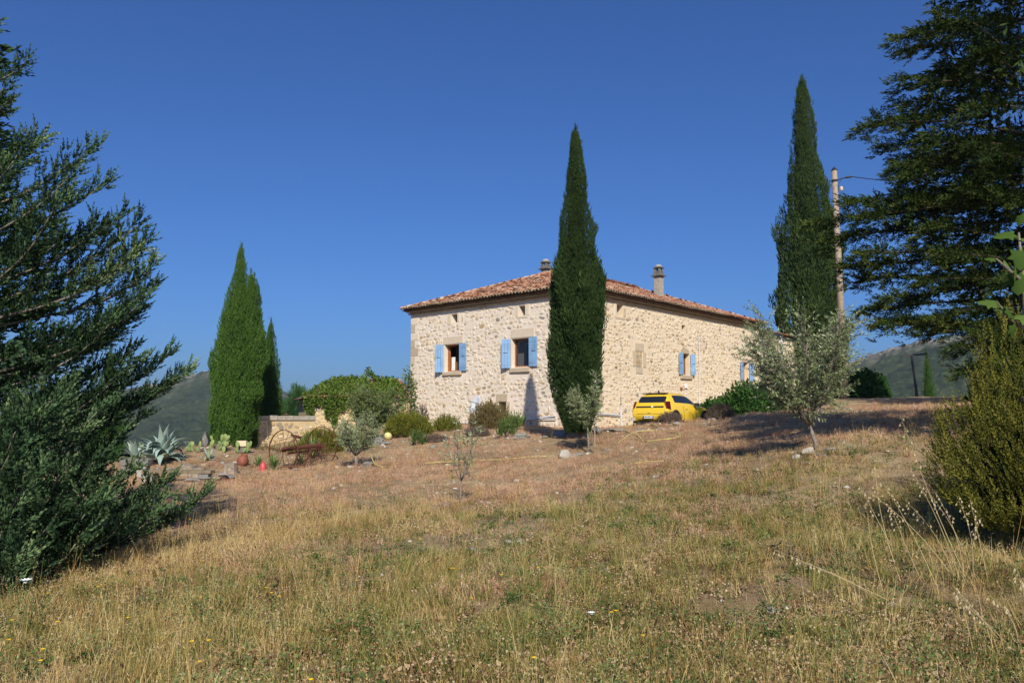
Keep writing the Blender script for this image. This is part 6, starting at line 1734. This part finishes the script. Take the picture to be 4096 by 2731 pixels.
# brown clover heads and dead leaflets close to the ground
def headtuft(name, seed, n=26, h=.085):
    r = np.random.default_rng(seed); a = r.uniform(0, 2*PI, n); rd = .15*np.sqrt(r.random(n)); z = h*r.random(n)**.8
    P = np.stack([np.cos(a)*rd, np.sin(a)*rd, z], 1)
    ov = np.array([(1, 0, 0), (-1, 0, 0), (0, 1, 0), (0, -1, 0), (0, 0, 1), (0, 0, -1)], float); of = np.array([(0, 2, 4), (2, 1, 4), (1, 3, 4), (3, 0, 4), (2, 0, 5), (1, 2, 5), (3, 1, 5), (0, 3, 5)])
    V1 = scatter(ov, of, P[:n//2], frames(r.normal(0, 1, (n//2, 3))), r.uniform(.0045, .0095, (n//2, 1))*np.array([[1, 1, 1.4]]), r.uniform(.3, 1, n//2))
    V2 = scatter(leafb[0], leafb[1], P[n//2:], frames(r.normal(0, 1, (n-n//2, 3))), r.uniform(.018, .04, n-n//2), r.uniform(0, .8, n-n//2), leafb[2])
    V, F, T = join([V1, V2])
    me = bpy.data.meshes.new(name); me.from_pydata([tuple(v) for v in V.tolist()], [], [tuple(f) for f in F.tolist()])
    at = me.attributes.new('tint', 'FLOAT', 'POINT'); at.data.foreach_set('value', T.astype(np.float32)); me.materials.append(M['g_head'])
    return bpy.data.objects.new(name, me)
tcol('t_heads', [headtuft('heads_a', 1), headtuft('heads_b', 2, 34, .12), headtuft('heads_c', 3, 22, .05)])
F1 = field(8500, 3.2, 22, .45, lambda x, y: (.35+.65*bare(x, y))*(.15+.85*smooth(.45, .6, nz(x, y, 1.4, 97)))*(1-.7*pinkish(x, y)))
spread('seed_heads', 'brown clover heads and withered leaflets between the grass', 't_heads', F1, rng.uniform(.7, 1.4, len(F1)), 3)
# gravel
def pebbles():
    n = 5200; u = rng.random(n); D = 3.5+(34-3.5)*u; x = rng.uniform(-.68, .68, n)*D
    w = (1-bare(x, D))*.25+.02+smooth(24.5, 28, D)*.6; k = (rng.random(n) < w) & not_house(x, D); x, D = x[k], D[k]; m_ = len(x)
    t = (1+5**.5)/2
    iv = np.array([(-1, t, 0), (1, t, 0), (-1, -t, 0), (1, -t, 0), (0, -1, t), (0, 1, t), (0, -1, -t), (0, 1, -t), (t, 0, -1), (t, 0, 1), (-t, 0, -1), (-t, 0, 1)])/1.9
    jf = np.array([(0, 11, 5), (0, 5, 1), (0, 1, 7), (0, 7, 10), (0, 10, 11), (1, 5, 9), (5, 11, 4), (11, 10, 2), (10, 7, 6), (7, 1, 8), (3, 9, 4), (3, 4, 2), (3, 2, 6), (3, 6, 8), (3, 8, 9), (4, 9, 5), (2, 4, 11), (6, 2, 10), (8, 6, 7), (9, 8, 1)])
    s = np.minimum(rng.lognormal(-4.0, .5, m_), .05)*(1+D/30); S = np.c_[s*rng.uniform(.8, 1.5, m_), s*rng.uniform(.7, 1.2, m_), s*rng.uniform(.4, .8, m_)]
    P = np.c_[x, D, hgt(x, D)+s*.15]; Rm = frames(np.c_[rng.normal(0, .25, (m_, 2)), np.ones(m_)])
    V, F, T = scatter(iv*rng.uniform(.85, 1.1, (12, 1)), jf, P, Rm, S, rng.uniform(.3, 1.0, m_)); return V, F, T
V, F, T = pebbles(); set_props(mesh_np('gravel', V, F, M['rock'], None, T), 'loose pale stones scattered over the soil and the bank', kind='stuff')

# ------------------------------------------------------------------ wild oats, flowers, twigs
def oat(base, tip, seed, r_=.0046, heads=9, mid=None, k_=0):
    base = Vector(base); tip = Vector(tip); rs = random.Random(seed); mb = MB(); bend = Vector((rs.uniform(-.06, .06), rs.uniform(-.05, .05), .04))
    pts = [base.lerp(tip, t)+bend*math.sin(PI*t)+Vector((0, 0, -.02)) for t in np.linspace(0, 1, 9)]
    mb.tube(pts, [r_*(1-.75*t) for t in np.linspace(0, 1, 9)], 4, tint=.7)
    for j in range(heads):
        t = .66+.34*(j+.5)/heads; q = t*8; k = min(7, int(q)); p = pts[k].lerp(pts[k+1], q-k)
        a = rs.uniform(0, 6.3); o = p+Vector((math.cos(a)*.03, math.sin(a)*.02, -.005))*(1.3-t)*3.2*.7; mb.tube([p, p.lerp(o, .6)+Vector((0, 0, .012)), o], .0009, 3, tint=.7)
        d_ = Vector((math.cos(a)*.3, math.sin(a)*.3, -1)).normalized(); s_ = d_.cross(Vector((0, 1, .2))).normalized()
        for sg in (-1, 1):
            L_ = .028; c1 = o+d_*L_*.45+s_*sg*.007; mb.add([o, c1, o+d_*L_+s_*sg*.005, o+d_*L_*.45+Vector((0, -.003, 0))], [(0, 1, 2), (0, 2, 3)], tint=.95)
    ob_ = mb.build('wild_oat_stalk', M['straw'], None); 
    return set_props(ob_, 'dry wild oat stalk with hanging pale spikelets in front of the rosemary bush', 'grass stalk', 'dry wild oat stalks by the rosemary bush')
tips = [((3830, 2345, 7.0), (3600, 1650, 7.3)), ((3800, 2340, 7.0), (3640, 1860, 7.2)), ((3850, 2350, 7.0), (3925, 2060, 6.9)), ((3835, 2340, 7), (3825, 1970, 7.0)), ((3790, 2335, 7.05), (3480, 1960, 7.3)), ((3810, 2340, 7), (3740, 1960, 7.2)),
        ((3700, 2320, 7.1), (3530, 1920, 7.4)), ((3610, 2300, 7.2), (3440, 1930, 7.5)), ((3500, 2420, 6.8), (3470, 1900, 7.0)), ((3650, 2330, 7.1), (3560, 2010, 7.2)), ((3780, 2340, 7.05), (3620, 1990, 7.3)), ((3850, 2345, 7), (3690, 1930, 7.3)),
        ((3480, 2350, 6.9), (3180, 2230, 6.8)), ((3590, 2400, 6.6), (3100, 2190, 6.8)), ((4020, 2640, 5.6), (3850, 2400, 5.7)), ((4000, 2630, 5.6), (3960, 2370, 5.7)), ((4030, 2640, 5.6), (4065, 2250, 5.6)), ((3990, 2620, 5.6), (3810, 2330, 5.8)),
        ((4060, 2500, 6.0), (4090, 2300, 6.0)), ((3740, 2440, 6.4), (3500, 2520, 6.0)), ((3350, 2560, 5.6), (3130, 2650, 5.4)), ((3560, 2300, 7.3), (3500, 1850, 7.6)), ((3900, 2330, 7.1), (3880, 1990, 7.3))]
for k, (b_, t_) in enumerate(tips):
    bb = G(b_[0], b_[2]); oat(bb, W(*t_), 100+k)
def flower(px, py, label, s=.018, grp='small yellow flowers in the grass', mat='petal_yellow', cat='flower', hh=.22):
    """head placed where the photo shows it, standing hh above the ground"""
    lo, hi = 3.5, 30
    for _ in range(40):
        D = (lo+hi)/2; w = W(px, py, D)
        if w.z - H(w.x, w.y) > hh: lo = D
        else: hi = D
    w = W(px, py, lo); g = Vector((w.x, w.y, H(w.x, w.y))); root = empty('yellow_flower' if mat == 'petal_yellow' else 'white_flower', g, 0, label, cat, grp)
    v = w-g; MB().tube([(.01, 0, -.02), v*.5+Vector((.012, 0, 0)), v], .0028, 4, tint=.5).build('stem', M['weed'], root)
    mb = MB(); n = 11
    for k in range(n):
        a = 2*PI*k/n; d_ = Vector((math.cos(a), math.sin(a), .55)); t_ = Vector((-math.sin(a), math.cos(a), 0)); mb.add([v, v+d_*s*.7+t_*s*.28, v+d_*s, v+d_*s*.7-t_*s*.28], [(0, 1, 2, 3)])
    mb.lathe([(s*.38, 0), (s*.3, s*.3), (.001, s*.4)], v, 8); mb.build('flower_head', M[mat], root)
M['petal_yellow'] = m_plain('petal_yellow', (.78, .50, .01), .6, var=.1); M['petal_white'] = m_plain('petal_white', (.72, .73, .70), .7, var=.05)
for (px, py) in [(188, 2374), (406, 2340), (392, 2348), (810, 2245), (760, 2077), (34, 2560), (47, 2482), (228, 2488), (512, 2472), (1065, 2352), (1086, 2372), (805, 2390), (1117, 2386), (170, 2598), (161, 2644), (766, 2567), (833, 2563), (798, 2648), (2446, 2450), (2464, 2444), (2572, 2543), (1426, 2323), (1805, 2274), (1816, 2274), (1681, 2158), (2136, 2632), (1243, 2720), (2452, 2073), (1887, 2394), (2153, 2270), (2005, 2300), (2402, 1940), (2250, 1910), (3120, 1960), (3090, 1880)]:
    flower(px, py, 'small yellow daisy like flower on a thin stem in the grass', s=.017 if py > 2200 else .024, hh=.16)
def umbel(px, py, label, s, hh):
    flower(px, py, label, s=s, grp=None, mat='petal_white', hh=hh)
umbel(103, 2328, 'flat white flower umbel at the lower edge of the left conifer', .055, .30); umbel(2366, 2455, 'fluffy white flower left of the yellow pair in the near grass', .03, .2)
# long bare branches lying under the left conifer
for k, (pts, rr_, lab) in enumerate([([(330, 10.6), (430, 11.4), (540, 12.2), (640, 13.4), (720, 14.6)], .035, 'long grey dead branch lying under the left conifer'), ([(230, 10.4), (330, 11.2), (420, 11.9), (500, 12.6)], .028, 'second dead branch nearer the meadow edge'), ([(480, 12), (520, 12.4), (580, 13)], .02, 'short dead branch beside the long one')]):
    P_ = [G(px, D, .10+.05*math.sin(i*2+k)) for i, (px, D) in enumerate(pts)]
    set_props(MB().tube(P_, [rr_*(1-.16*i) for i in range(len(P_))], 7).build('fallen_branch', M['bark_grey'], None, True), lab, 'branch')
bpy.context.view_layer.update()
